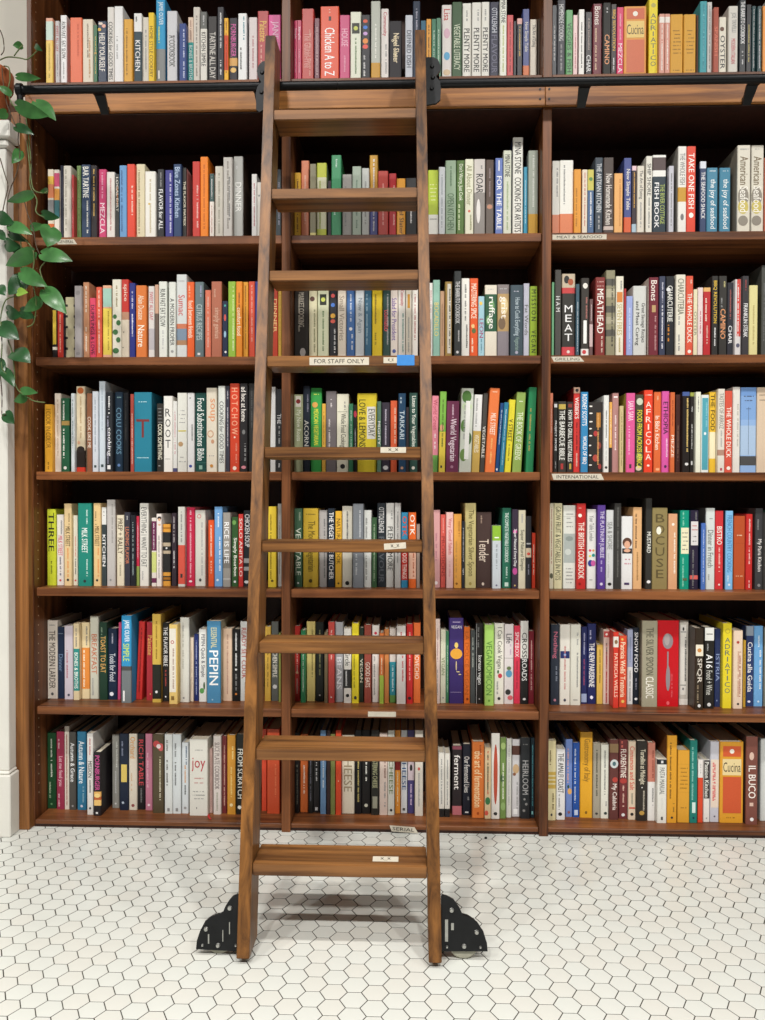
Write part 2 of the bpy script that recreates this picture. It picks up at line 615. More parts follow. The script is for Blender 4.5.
# wheel brackets at the foot
left_px = [(238, 894), (233, 896), (229, 900.5), (225, 907), (223, 912), (217.7, 915), (211, 916.6), (205, 921.5), (200, 931), (196.7, 941), (196, 949.2), (238, 951.5)]
right_px = [(441, 894.5), (447, 896), (453.5, 899.5), (459.5, 908), (462.6, 915), (470, 917.3), (477.3, 922.5), (483.5, 932), (487, 943.5), (487.7, 951.4), (441, 951.4)]
YW = lad_y(0.03) + 0.030
for side, pxs in ((-1, left_px), (1, right_px)):
    ol = [(on_y(x, y, YW).x, on_y(x, y, YW).z) for x, y in pxs]
    edge = (XL0 - 0.0008 if side < 0 else XR0 + SW + 0.0008) + lad_x(0.05)
    ol = [((min(x, edge) if side < 0 else max(x, edge)), z) for x, z in ol]
    ol[0] = (edge, ol[0][1])
    ol[-1] = (edge, ol[-1][1])
    bm = bmesh.new()
    add_plate(bm, ol, YW, YW + 0.004)
    hw = lad('wheel_bracket', bm, M['black'])
    bm = bmesh.new()
    zb_ = min(z for _, z in ol)
    add_plate(bm, [(edge + (x - edge) * 0.95, zb_ + (z - zb_) * 0.86) for x, z in ol], YW + 0.030, YW + 0.034)
    # web joining the two plates against the stile
    xa, xb = (edge - 0.004, edge) if side < 0 else (edge, edge + 0.004)
    zz = [z for _, z in ol]
    add_box(bm, xa, xb, YW + 0.004, YW + 0.030, min(zz) + 0.002, min(zz) + (max(zz) - min(zz)) * 0.84)
    lad('wheel_bracket', bm, M['black'])
    wpx = (218.0, 931) if side < 0 else (463.7, 931)
    xw = on_y(wpx[0], 950, YW).x
    bm = bmesh.new()
    add_tube(bm, [(xw, YW + 0.007, 0.033), (xw, YW + 0.010, 0.033), (xw, YW + 0.024, 0.033), (xw, YW + 0.027, 0.033)], [0.029, 0.0328, 0.0328, 0.029], 28)
    whl = lad('wheel', bm, M['rubber'])
    if side < 0:
        bolts = [(180 + a / 4.78, 820 + b / 4.78) for a, b in ((238, 420), (125, 520), (182, 598), (108, 597), (267, 598))]
    else:
        bolts = [(380 + a / 4.78, 820 + b / 4.78) for a, b in ((342, 430), (462, 535), (402, 602), (480, 607), (320, 605))]
    for k, (bx, by) in enumerate(bolts):
        q = on_y(bx, by, YW)
        bm = bmesh.new()
        add_tube(bm, [(q.x, YW - 0.0045, q.z), (q.x, YW - 0.001, q.z), (q.x, YW + 0.001, q.z)], [0.0042, 0.0058, 0.0058] if k < 3 else [0.002, 0.0032, 0.0032], 8)
        lad('bolt', bm, M['steel'], hw)
    if side > 0:
        for (u0, v0, u1, v1) in ((311, 475, 325, 580), (340, 492, 353, 525)):
            q0 = on_y(380 + u0 / 4.78, 820 + v0 / 4.78, YW)
            q1 = on_y(380 + u1 / 4.78, 820 + v1 / 4.78, YW)
            bm = bmesh.new()
            add_box(bm, q0.x, q1.x, YW - 0.0012, YW + 0.001, q1.z, q0.z)
            lad('spring', bm, M['steel'], hw)
    else:
        for (u0, v0, u1, v1) in ((134, 545, 140, 590), (203, 525, 207, 580), (235, 488, 239, 545)):
            q0 = on_y(180 + u0 / 4.78, 820 + v0 / 4.78, YW)
            q1 = on_y(180 + u1 / 4.78, 820 + v1 / 4.78, YW)
            bm = bmesh.new()
            add_box(bm, q0.x, q1.x, YW - 0.0012, YW + 0.001, q1.z, q0.z)
            lad('spring', bm, M['steel'], hw)

# rollers on the rail, one beside each stile
YH = PIPE_Y - PIPE_R - 0.012
lt = [(95, 150), (82, 153), (68, 168), (62, 190), (68, 214), (78, 228), (64, 246), (58, 268), (60, 330), (72, 337), (84, 330), (90, 300)]
rt_ = [(680, 138), (706, 138), (722, 148), (731, 168), (730, 186), (714, 207), (729, 228), (732, 255), (730, 292), (714, 306), (680, 312)]
for side, pts in ((-1, lt), (1, rt_)):
    edge = (XL0 - 0.0008 if side < 0 else XR0 + SW + 0.0008) + lad_x(2.38)
    ol = []
    for u, v in pts:
        q = on_y(240 + u / 3.643, 20 + v / 3.643, YH)
        ol.append((q.x, q.z))
    ol = [((min(x, edge) if side < 0 else max(x, edge)), z) for x, z in ol]
    ol[0] = (edge, ol[0][1])
    ol[-1] = (edge, ol[-1][1])
    bm = bmesh.new()
    add_plate(bm, ol, YH - 0.004, YH + 0.004)
    hw = lad('roller_plate', bm, M['black'])
    bm = bmesh.new()
    xa = sum(x for x, _ in ol) / len(ol)
    add_tube(bm, [(xa - 0.010, PIPE_Y, PIPE_Z + PIPE_R + 0.019), (xa + 0.010, PIPE_Y, PIPE_Z + PIPE_R + 0.019)], 0.0185, 20)
    add_tube(bm, [(xa, YH + 0.004, PIPE_Z + PIPE_R + 0.019), (xa, PIPE_Y, PIPE_Z + PIPE_R + 0.019)], 0.005, 10)
    lad('roller', bm, M['black'])
    for u, v in (((80, 190), (78, 262)) if side < 0 else ((700, 168), (699, 248), (703, 208))):
        q = on_y(240 + u / 3.643, 20 + v / 3.643, YH - 0.006)
        bm = bmesh.new()
        add_tube(bm, [(q.x, YH - 0.0085, q.z), (q.x, YH - 0.005, q.z), (q.x, YH - 0.003, q.z)], [0.004, 0.0065, 0.0065], 8)
        lad('bolt', bm, M['black'], hw)

# ------------------------------------------------------------------ books: what each spine shows
# region: row, origin x, origin y, scale of the reading; then one line per book:
#   left right top colour[^side colour] [/lean] [_base] ; title@colour,from,to[,s stacked|h level] ; #band ; ~small print ; *ellipse ; +patch
BOOKS = r'''
@0 30 0 6.375
100 146 115 e2a284 ; #c8ddd0,.05,.34 ; #efc95a,.35,1 ; ~b89a3a,.4,.95
162 190 133 c4c0c0 ; SWEET ALL DAY@b03838,.08,.5 ; ~888,.55,.9
192 234 97 efefef^e8d0cc ; RUN FAST. EAT SLOW.@222222,.1,.66 ; ~aaa,.7,.95
255 332 112 e8693a^e0602f ; ~c84a20,.1,.6
335 402 123 e0d5c0 ; ~8a7a68,.05,.6 ; ~c0905a,.3,.95
405 430 160 2f6b45 ; ~d8c060 ; *c8a050,.5,.5,.3,.3
432 490 135 22344f ; HELP YOURSELF@f4f0e8,.2,.83 ; *e8b0a0,.7,.08,.22,.2 ; *e8d8c8,.35,.04,.25,.16 ; *e8b848,.2,.14,.2,.18
492 535 45 e8e4de ; COOKING for GOOD TIMES@333333,.2,.98
537 592 40 ececec ; ~aaa,.4,.7
598 655 122 e0a83c ; ~9a6a18,.15,.9
662 712 85 f0efed ; #44545c,.27,1 ; KITCHEN@f4f4f4,.4,.85 ; ~444,.05,.12
720 758 110 d8d2c6 ; ~888
@0 145 0 6.375
22 62 80 efc92f ; HOME STYLE COOKERY@8a6a10,.2,.95
66 128 -15 3f9fd0^3a98cc ; #8d9193,.62,1 ; JAMIE OLIVER@e8f4f8,.05,.33 ; ~d8e880,.35,.55 ; +f0f0f0,.25,.4,.88,.98
140 205 70 d6d6da^d0d0d0 ; A COOKBOOK@555555,.35,.8 ; ~888,.35,.8
218 262 150 3d4f8c ; ~d0d8f0,.1,.95
275 308 110 e5cdb8 ; #3f9f98,.4,1 ; BONES & BROTHS@e8f4f0,.45,1 ; ~b08070,.05,.35
308 350 45 d9d2c8 ; ~8a8078,.1,.95
352 395 75 6e6f6c ; #e6e3da,.25,1 ; KITCHEN SIMPLE@333333,.3,.8 ; ~ccc,.05,.2
402 460 105 3f3c3c ; TARTINE ALL DAY@d8d4cc,.25,.98
462 503 45 35343a ; ~e8e8e8,.08,.55 ; ~fff,.7,.92
505 532 115 f2b733 ; #d84a20,.28,.85 ; ~7a3010,.05,.9
535 590 115 2c2a33 ; PORNBURGER@d860a8,.1,.63 ; #d8a860,.65,.78 ; *e8c070,.5,.85,.35,.3
593 648 85 eef0f0 ; ~4a8a9a,.05,.4 ; ~333,.5,.85
662 715 110 d9cfcf ; ~b06a70,.3,.85
718 790 70 b5474a ; Palestine@e8c060,.15,.45 ; ~e0b0a0,.5,.9
@0 260 0 4.371
35 91 65 d84a94 ; JANE G@f0c0d8,.1,.5
138 162 90 d83a6a ; Simple@f8e0e8,.1,.35 ; ~f0b0c0,.5,.9
163 181 88 c83a62 ; Simple@f8e0e8,.1,.35 ; ~f0b0c0,.5,.9
182 235 38 c84a44 ; The Gluten-Free@e8a8a0,.35,.85 ; ~e0a090,.3,.95
238 260 80 6f3a4a ; ~d8b8b8,.15,.95
264 345 28 e0532f^d84a28 ; Chicken A to Z@ffffff,.3,.97 ; +2a2a2a,.45,.58,.14,.2 ; ~f0c8b0,.04,.09
348 392 66 c84a7a ; HOUSE@f0b8cc,.22,.5 ; ~e8a0b8,.65,.9
395 442 52 dfe3d0 ; +24281c,.15,.85,.17,.33 ; *c8d060,.5,.25,.2,.2 ; ~5a7a4a,.4,.95
443 482 65 24262c ; *d85a3a,.45,.1,.25,.2 ; *3a7ad8,.45,.2,.25,.2 ; *c8a0d8,.45,.3,.25,.2 ; *e89040,.45,.42,.3,.3 ; *e85a50,.45,.51,.3,.25 ; ~ddd,.65,.97
485 526 5 b8bcb2 ; #c8983a,.81,1 ; ~e8e8e0,.3,.75
528 562 38 e6e0dc ; Community@c04050,.05,.4 ; ~999,.5,.95
565 618 92 38363a ; Nigel Slater@f0e0c0,.22,.75 ; ~d8c8a0,.25,.72
635 668 66 c9cdd6 ; DEFINED DISH@333a4a,.25,.85
668 700 5 2f3a4c ; ~aab,.1,.6
703 725 90 3f6a80
727 748 83 e0a04a ; ~4a3018,.1,.9
750 770 83 4f8068 ; ~d0e0d0,.2,.9
@0 425 0 6.12
70 97 110 5f8a72 ; ~d8e8d8,.2,.9
103 165 30 e3dcd8 ; Lisa@c04848,.06,.22 ; *d8b0c0,.5,.4,.3,.5 ; *60a8d0,.5,.72,.3,.4 ; *d8c0a0,.5,.95,.35,.3
166 226 12 4a6248 ; VEGETABLE LITERACY@cfd8c0,.3,.92
228 283 20 e8e6de ; PLENTY MORE@222222,.35,.95 ; ~999,.1,.25
287 343 15 e8e6de ; PLENTY MORE@222222,.35,.95 ; ~999,.1,.25
345 394 12 e8e6de ; PLENTY MORE@222222,.35,.95 ; ~999,.1,.25
397 455 12 35364a ; OTTOLENGHI@c8ccd8,.08,.42 ; FLAVOUR@6a6a80,.45,.97
456 500 -10 e6e8dc ; MINA STONE@222222,.02,.32 ; ~b8c070,.35,.95
502 540 92 c84f52 ; ~8a2828,.1,.95
541 560 130 2f3238
563 595 112 2a2a33 ; ~e8c060,.15,.7 ; #d8a8a0,0,.1
598 640 55 4a5590 ; #d8753f,.86,1 ; New Simple Table@e8e4dc,.2,.65
642 685 118 d8cfc0 ; The Art of Eating@444444,.1,.5
692 718 115 5f5248
@0 545 0 6.652
47 78 35 3a3f48 ; ~f0f0f0,.3,.8
82 135 0 6a6a70 ; HOMEMADE COOKING@f0f0f0,.06,.55 ; ~bbb,.6,.95
138 185 66 5aa060 ; VEGGIES & FISH@204028,.2,.97
187 216 100 e8c8c8 ; ~c06070,.3,.9
225 262 62 eceae6 ; ~444,.2,.9
268 312 80 3a3438 ; CHAR@f0f0f0,.7,.97 ; ~a89890,.1,.6
318 380 25 6f2330 ; Bones@f0e4dc,.04,.3 ; ~e0c0a0,.35,.95
386 438 18 3a3a38 ; CAMINO@e8a070,.45,.87 ; ~ccc,.05,.15
440 475 28 3f3838 ; BBQ REVOLUTION@e8b848,.08,.67 ; ~fff,.75,.97
478 522 48 d8406f ; MEZCLA@f8e0e8,.55,.99 ; ~f0b0c0,.1,.5
524 675 42 e0984a ; +cf6a48,.12,.9,.03,.19 ; *f0ece0,.5,.11,.11,.11 ; +e8c878,.12,.9,.22,.47 ; Cucina@3a2a20,.27,.42,h ; +d0704e,.12,.9,.5,.99
690 752 -15 ecd93c ; ADRIATICO@6a7068,.2,.92,s ; *b8b060,.5,.1,.25,.25
@0 650 0 6.652
60 97 92 dba090 ; #f0e8e0,.05,.15 ; ~f4ece4,.18,.95 ; ~f4ece4,.5,.95
98 133 92 dba090 ; #f0e8e0,.05,.15 ; ~f4ece4,.18,.95 ; ~f4ece4,.5,.95
135 221 95 d8a23c ; ~8a6018,.25,.7,h ; ~8a6018,.95,.98,h
223 305 95 d8a23c ; ~8a6018,.25,.7,h ; ~8a6018,.95,.98,h
308 325 100 6f4a38
328 379 8 4fa3ad ; ~7cc0c8,.05,.95 ; ~3a8a98,.05,.95
380 416 14 d3d0cc ; ~888,.05,.95
418 457 48 a8503c ; SPANISH@d87a60,.3,.75
458 507 113 e4dece ; OYSTER@333333,.34,.95 ; *6a4a3a,.4,.22,.28,.3
522 585 40 d6d2c9 ; JOE TRIVELLI@888888,.1,.4 ; MODERN ITALIAN@c04050,.5,.88
595 638 -5 2f3236 ; THE BARBUTO COOKBOOK@f4f4f4,.03,.62 ; ~ddd,.72,.9
640 675 30 2a2a2e ; ~c8b868,.3,.85
677 708 40 1f4044 ; ~d8d8d8,.05,.95
710 742 40 1f4044 ; ~d8d8d8,.05,.95
748 775 40 e8953a
@1 30 145 6.375
113 151 155 e8dcc8 ; #efc04a,.1,.22 ; #e88a5a,.22,.42 ; #8a8a8a,.45,.72 ; #e0703a,.8,.9
153 188 157 ece4d8 ; #c84a70,.05,.25 ; #e8a040,.28,.45 ; #2f6a70,.45,.7
193 212 130 26283a
213 262 132 ddd8cc^d0c8b8 ; ~a8a090,.05,.9
266 289 190 b03a3a ; ~e0a0a0
290 325 132 6f8a50 ; ~a8c080,.05,.9
327 385 125 2c3f5c ; BAR TARTINE@f0f0e8,.03,.46 ; ~e8e8e0,.5,.95
388 428 130 2a2426 ; ~d8b060,.05,.7
436 486 155 d04a78 ; MEZCLA@f8e0e8,.5,.95 ; ~f0b0c8,.05,.42
488 540 172 e2ddd6 ; ~c08080,.1,.9
545 568 185 3a3a38 ; LOCAL DIRT@e8e4d8,.05,.6 ; ~d8803a,.2,.5
570 616 130 6f9fce ; ~3a5a90,.05,.95
618 668 122 df4a36 ; ~f0d0c0,.3,.7
677 733 122 dcd4b4 ; ~8a7a50,.08,.95
@1 145 145 6.375
0 68 168 eeece4 ; ~c8b890,.1,.95 ; *d8b860,.4,.5,.1,.1
80 122 155 2c2c30 ; FLAVOR for ALL@f4f4f4,.3,.9 ; ~999,.05,.25
128 179 160 3d3d8a ; ~d8d8f0,.05,.95
181 235 122 2f456a ; Blue Zones Kitchen@b8cce8,.04,.74
237 264 145 33302e^d8a8a4 ; THE FLAVOR MATRIX@e8e0c8,.2,.85
302 350 105 c84038 ; ~f0c0b8,.3,.9
352 402 75 ec8526^e07a20 ; ~c06010,.1,.9
412 440 182 eee8e0 ; #3f5a58,0,.45 ; ~ddd,.05,.4 ; ~b08070,.5,.95
447 497 135 d5d0c4 ; ~a09a8a,.1,.95
499 560 78 d0ccc6 ; ~8a8278,.05,.9 ; ~777,.25,.8
562 625 72 b9bab6^4a3a30 ; DINNER@f4f4f0,.33,.7 ; ~ddd,.12,.16
680 713 185 dcdad8 ; ~b05060,.15,.85
715 740 238 d8d4cc ; *888,.5,.25,.25,.25
@1 260 135 4.371
62 93 150 2f3a40 ; ~889
138 178 165 d8a830 ; ~6a3a10,.1,.95
180 214 112 e08a68 ; ~f0c0a8
218 246 126 8f8a70 ; #e8dc90,.97,1
247 291 122 d8d8b8 ; #c8d048,.0,.2 ; #c8d048,.92,1 ; ~a0b030,.25,.9
296 311 200 3a3038
312 355 88 4aa070 ; ~d0f0e0,.05,.15 ; ~d0f0e0,.6,.75
360 402 172 a8a6a2 ; ~888
403 442 137 b0c0b0 ; ~708a78,.2,.9
445 477 145 c4c8c4 ; ~888
479 515 88 d0a040 ; #5a60a0,.62,1 ; ~f0f0f0,.05,.95
516 560 157 c85048 ; ~f0b0a8
563 596 168 c03038 ; ~f0b0a8
597 635 190 d89838 ; Nigel Slater@3a2a18,.4,1
637 683 188 3a3a3c ; ~f0f0f0,.4,.8
@1 425 130 6.12
18 82 245 b5c83c ; #e8e8e0,.7,1 ; ~e8f0b0,.2,.5,h ; ~888,.74,.8,h
84 123 226 dde2e6 ; ~a8b0b8,.1,.9
125 190 186 a3bca0 ; OPEN KITCHEN@5a7a5a,.45,.95 ; ~6a8a6a,.08,.35
192 242 186 5a7a3c ; Don't Worry, Just Cook@f0f4e0,.05,.55 ; ~e0ecc0,.6,.95
245 297 178 e2e2cc ; All About Dinner@9a9a70,.08,.62 ; *d8705a,.5,.7,.15,.15 ; ~9a9a70,.75,.95
300 368 178 cfc9c4 ; #8f8a86,.45,1 ; ROAR@222222,.2,.46 ; *e8e4e0,.4,.7,.18,1.1 ; ~777,.05,.12
372 420 182 5f5048 ; #6f6660,.6,1 ; *c08a70,.5,.64,.35,.3 ; ~988,.1,.5
430 477 172 6a7fc0 ; FOR THE TABLE@ffffff,.24,.95 ; +f4f4f4,.4,.55,.03,.17
479 530 125 d5d9c8 ; MINA STONE@333333,.05,.32 ; ~9ab080,.36,.95
537 600 45 ecece4^2f3f70 ; MINA STONE@222222,.05,.38 ; COOKING FOR ARTISTS@222222,.42,.99
602 628 226 3f9fc0 ; ~c0e4f0
632 692 125 a8b0a4 ; #c89a3c,.77,1 ; ~d8dcd4,.06,.7
695 720 180 6f6a60
@1 545 135 6.652
47 97 172 e8e6de ; #e09070,.75,1 ; ~999,.1,.5
98 188 168 f0efe8 ; #e08a64,.74,1 ; ~888,.05,.6
193 240 228 e09a3c ; ~a86a18,.3,.9
247 282 230 e2d6c4 ; ~c06050,.05,.9
283 325 230 4f6a90 ; #c8c060,0,.33 ; ~f0f0f0,.36,.95 ; *5a8a4a,.5,.15,.3,.3
333 387 150 47505a ; THE ARTISAN KITCHEN@d8dce0,.08,.73 ; ~bbb,.78,.96
389 457 150 4f4440 ; New Homemade Kitchen@e8e0d8,.22,.9 ; #c8b8b0,.92,.97
459 517 255 e8b070 ; ~c88a48,.1,.9
525 575 153 4a5590 ; #d8653f,.8,1 ; New Simple Table@e8e4dc,.15,.7
578 610 205 3a3038 ; #e8c8d0,0,.07 ; #a8c0d0,.88,1 ; ~e8b048,.1,.65
612 660 205 dcd6c8 ; The Art of Eating@555555,.07,.5 ; ~999,.55,.95
672 713 140 e2dfd4 ; SHIP SHORE@444444,.1,.52 ; ~777,.55,.95
@1 650 135 6.652
18 107 133 ecebe6^6a655e ; #5a4a4a,.03,.2 ; #2c3a44,.28,1 ; FISH BOOK@f4f4f4,.36,.95,-.2 ; THE RIVER COTTAGE@a8b860,.38,.9,.22
125 158 205 c3c3cc ; ~777,.1,.9
187 243 75 e8e6df^a8a49c ; #c89838,.48,.65 ; THE WHOLE FISH@888888,.08,.45 ; *777,.5,.83,.2,.4
245 305 75 dd4c38^2a3050 ; TAKE ONE FISH@f8f4ec,.08,.73 ; *f8f4ec,.5,.81,.25,.3
332 375 175 3c4a6c ; THE SEAFOOD SHACK@f0f0f0,.15,.82 ; #dfe4ee,0,.1
377 450 218 4a86a2 ; the joy of seafood@eef4f4,.18,.96 ; ~e0ecf0,.03,.07,h
462 535 218 4a86a2^7a7a74 ; the joy of seafood@eef4f4,.18,.96 ; ~e0ecf0,.03,.07,h
582 668 68 dcd7c8^8a8478 ; *8f887c,.45,.6,.42,.75 ; *c8b860,.45,.72,.4,.55 ; *8f887c,.45,.88,.38,.4 ; American@7a6a50,.13,.46 ; Seafood@f4f0e6,.48,.78 ; ~aaa,.03,.06,h
672 757 68 dcd7c8 ; *8f887c,.45,.6,.42,.75 ; *c8b860,.45,.72,.4,.55 ; *8f887c,.45,.88,.38,.4 ; American@7a6a50,.13,.46 ; Seafood@f4f0e6,.48,.78 ; ~aaa,.03,.06,h
761 790 150 b0604a
@2 30 265 6.375
143 174 262 2a2426 ; +e0c040,.1,.8,.08,.75 ; #e8e0d0,.8,.86
175 210 285 c83a30^3a2a40 ; ~f0c0a8,.1,.9
225 282 205 c0b898 ; #2a2a2a,.12,.16 ; #2a2a2a,.3,.34 ; #2a2a2a,.48,.52 ; #2a2a2a,.66,.7 ; #2a2a2a,.84,.88 ; +b8b090,.3,1,0,1
283 333 132 a6a0a0 ; *8f8a8a,.5,.1,.3,.3 ; *8f8a8a,.5,.95,.3,.2
335 378 110 c08a68 ; ~f4e8d8,.05,.4 ; ~f4e8d8,.6,.95
380 419 210 d84a68 ; DUMPLINGS & LOVE@3a1830,.12,.96
421 458 140 dd6048 ; ~f4e0d0,.05,.95
463 518 130 e5b090 ; #a8cfc0,.04,.3 ; #e8d05c,.32,.97 ; ~a89038,.36,.9
524 582 92 e0dccc ; ~8a7a50,.08,.35 ; *3f6f40,.3,.48,.22,.25 ; *3f6f40,.7,.56,.25,.3 ; *3f6f40,.35,.68,.3,.3 ; *3f6f40,.68,.78,.25,.3 ; *3f6f40,.4,.92,.35,.3
583 631 92 c03830 ; #b88a70,.42,.52 ; #d8ccb8,.52,1 ; spice@f0d0c0,.06,.28 ; *333,.3,.68,.08,.08 ; *333,.2,.88,.08,.08
633 672 115 2c3480 ; ~d8d8f0,.1,.35 ; ~f0f0ff,.42,.72
675 742 130 d87838 ; Alain Ducasse@f4e0c8,.14,.48 ; Nature@f8f0e0,.56,.86
@2 145 265 6.375
22 60 135 d8d4d0 ; SWEET ALL DAY@c05060,.08,.48 ; #b8b4b8,.6,.9
62 86 125 c8a088 ; #6a5a50,.4,1
88 140 105 dfe2da ; RUN FAST EAT SLOW@333333,.1,.6 ; ~bbb,.65,.9
152 197 108 dcdfd8 ; A MODERN PROPER@444444,.22,.85 ; *999,.5,.93,.2,.2
199 266 60 cfd3d2 ; Sumac@c05050,.25,.5 ; #c87858,.6,.66 ; #7a8ca0,.66,.8 ; #a88060,.8,.86 ; ~aaa,.06,.1,h
268 315 108 e2622e ; food between friends@f8e4d0,.25,.75 ; ~f0b090,.05,.2
318 375 108 66787c ; CITRUS RECIPES@b8c8c8,.3,.78 ; ~aac,.05,.2 ; +e8e8e8,.3,.6,.95,.98
383 421 160 dd7a60 ; ~f0c8b8,.1,.85
423 490 105 b87058^7a4a3a ; simply genius@e0b8a0,.35,.76 ; ~d8a890,.1,.2
492 528 230 26304a ; *50a8a0,.5,.08,.2,.2 ; *d85a50,.5,.3,.2,.6 ; *a0c8e0,.5,.6,.2,.6 ; *f0f0f0,.6,.92,.2,.2
530 578 105 96c048 ; ~d8e8a0,.05,.6 ; ~e8f4c0,.6,.95
580 622 105 e08a2c ; comfort food@f8e8d0,.35,.72 ; ~7a3a10,.15,.35
624 658 108 d89a34 ; ~8a5a18,.05,.9
660 701 105 d8543c ; ~f0b0a0,.05,.8
703 720 105 3a3f8c
@2 260 265 4.371
55 78 60 b8402a ; DINNER@e8c080,.25,.7
80 94 60 c8a040 ; ~8a6a20
150 212 60 37332f ; MARKET COOKING@d0c8b8,.18,.62 ; ~b8b0a0,.2,.7 ; *d8d4d0,.6,.95,.2,.3
214 250 60 dcd6b4 ; ~7a7a50,.4,.95 ; *5a3a30,.4,.26,.3,.3
252 300 60 d4d8b8 ; +24281c,.2,.8,.2,.34 ; *c8d060,.5,.27,.2,.2 ; ~5a7a4a,.4,.95
303 338 60 2a2a30 ; *d85a5a,.45,.22,.25,.25 ; *4a7ad0,.45,.34,.25,.25 ; *e8b040,.45,.48,.3,.3 ; *e06050,.45,.55,.3,.25 ; ~ddd,.65,.95
340 376 60 ddd2c2 ; Small Victories@9a8a78,.22,.8
378 415 60 4a74b0 ; ~e0e8f0,.2,.55 ; *f0f0f0,.5,.65,.2,.2 ; ~f0f4f8,.72,.95
417 455 60 d0d6da ; Now & Again@8a98a4,.25,.7
457 488 60 3f6f8c ; ~a0c0d0
490 535 60 f0d030 ; ~7a6010,.2,.6 ; ~9a8020,.7,.85
537 568 60 2f4a44 ; tomato@e05058,.4,.68 ; ~aaa
570 603 60 e2d6cc ; Salad for President@6a4a9a,.25,.8 ; *4a5a9a,.5,.94,.25,.25
604 635 60 e0dcd4 ; Community@c05060,.15,.35 ; ~6a9a90,.45,.95
637 663 60 d8d0c0 ; +c89030,.3,.7,.2,.38 ; ~999,.5,.95
665 690 60 ece8e0 ; ~b04040,.2,.8
@2 425 260 6.12
25 47 140 eceae4 ; ~b05050,.1,.4 ; ~999,.5,.9
49 91 122 93bfae ; BOCADILLO@f0d878,.3,.74
92 118 190 c8a080 ; ~a07a58
122 165 132 b09050 ; +ece6d8,.35,.85,.03,.97 ; ~333,.1,.9
178 221 68 3b3f40 ; THE BARBUTO COOKBOOK@f4f4f4,.12,.62 ; ~ddd,.7,.85 ; *eee,.5,.96,.2,.2
223 272 112 eceae2 ; ~666,.08,.55 ; ~333,.6,.9
273 325 112 dd5a2a ; MASTERING SPICE@f8ecd8,.07,.52 ; *5a6a3a,.5,.68,.25,.3 ; *e8c080,.4,.62,.2,.25 ; ~f8e8d0,.78,.95
326 364 222 a3cbd8 ; LEON@a03868,.38,.7 ; *f0c860,.4,.12,.25,.3 ; ~5a8a9a,.72,.95
366 440 153 2f5a40 ; #e3dccb,0,.13 ; #e3dccb,.66,1 ; *6a9a60,.6,.3,.2,.5 ; *6a9a60,.3,.5,.2,.4 ; ruffage@f4f4ec,.17,.62 ; ~bbb,.04,.08,h
441 515 150 b89868 ; #8a8080,0,.13 ; #8a8288,.66,1 ; *e0c890,.6,.3,.3,.7 ; *786048,.4,.55,.3,.5 ; grist@f8f0e4,.17,.48 ; ~bbb,.04,.08,h
522 601 153 44545e ; How to Cook Everything@b8c8d0,.18,.72 ; Vegetarian@8fa8a0,.74,.93 ; ~ccd,.07,.11,h ; *aab,.5,.96,.12,.12
603 640 143 c8c8d8 ; Fat Words@666666,.3,.72
641 687 160 9fbc3c ; M I S S I O N@222222,.05,.5 ; V E G A N@222222,.64,.96
688 712 160 5a6a2c
@2 545 260 6.652
45 60 148 7fc090
65 107 65 55534f ; H A M@f4f4f4,.31,.49
112 202 92 3a3834 ; #c8b8a0,0,.17 ; *2a2a28,.35,.07,.2,.3 ; *b05a38,.65,.1,.2,.25 ; #c84848,.17,.24 ; #d04a50,.9,1 ; MEAT@f4f4f4,.37,.84,s ; *e8d8d0,.5,.96,.12,.12
204 228 160 3f5a68 ; ~c8d0d8,.25,.95
240 294 120 383430 ; *e8e4dc,.5,.1,.3,.35 ; ~b07068,.25,.55 ; +f0f0ec,.3,.7,.55,.85 ; #e8e4e0,.92,1 ; *c83a40,.4,.96,.25,.25
296 318 260 6a5050 ; ~d8c8c8,.1,.4 ; #c8b0b0,.45,.85
335 400 115 7f3330 ; MEATHEAD@f4ece4,.15,.72 ; ~d8a8a0,.03,.14,h ; ~e0c8b8,.76,.96
405 467 68 8f8a70 ; #5a5850,.1,.18 ; #b0aa90,.22,.32 ; #5a5850,.42,.5 ; #a8a28a,.55,.63 ; #5a5850,.7,.78 ; ~3a3830,.1,.9
470 523 108 e4dfcc ; SEVEN FIRES@b8a870,.35,.75 ; +d0803a,.15,.85,.2,.33 ; ~888,.04,.17 ; ~b8a870,.78,.95
525 539 190 a83030
541 583 240 9aa8d8 ; ~d0d8f0,.2,.9
585 675 172 cdcfcb ; Great Sausage Recipes@2a2a2a,.25,.82,.22 ; and Meat Curing@2a2a2a,.22,.86,-.2
692 755 115 6f2330^c8b8b0 ; Bones@f0e4dc,.04,.3 ; +b89868,.3,.7,.36,.45 ; ~c09090,.5,.95
@2 650 260 6.652
62 102 108 3c4258 ; ~d8d8e8,.08,.33 ; ~f0f0f8,.37,.92
105 160 108 24262a ; CHARCUTERIE@e8e8e0,.12,.58 ; ~e09030,.62,.85 ; *ddd,.3,.17,.25,.25
172 237 97 e2ddcd ; CHARCUTERIA@6a6a5a,.05,.5 ; ~999,.52,.65 ; ~888,.75,.95
240 287 106 d8553c ; THE WHOLE DUCK@f8f0e4,.22,.85 ; *f4ece0,.5,.96,.25,.25 ; ~f0c8b8,.05,.1
288 315 195 e0dab8 ; OYSTER@888478,.25,.8
317 352 183 e2d0d0 ; ~c06070,.35,.7
356 403 183 b83034 ; #e0b070,0,.06 ; ~f0e0d0,.14,.5 ; ~e0b8a8,.55,.85
412 452 106 33312f ; BBQ REVOLUTION@e8c040,.06,.6 ; ~eee,.66,.9
458 512 106 393734 ; CAMINO@e8a070,.42,.8 ; ~c8c088,.07,.14 ; ~999,.28,.4
514 556 150 33333a ; CHAR@f0f0f0,.6,.85 ; ~b06058,.1,.5
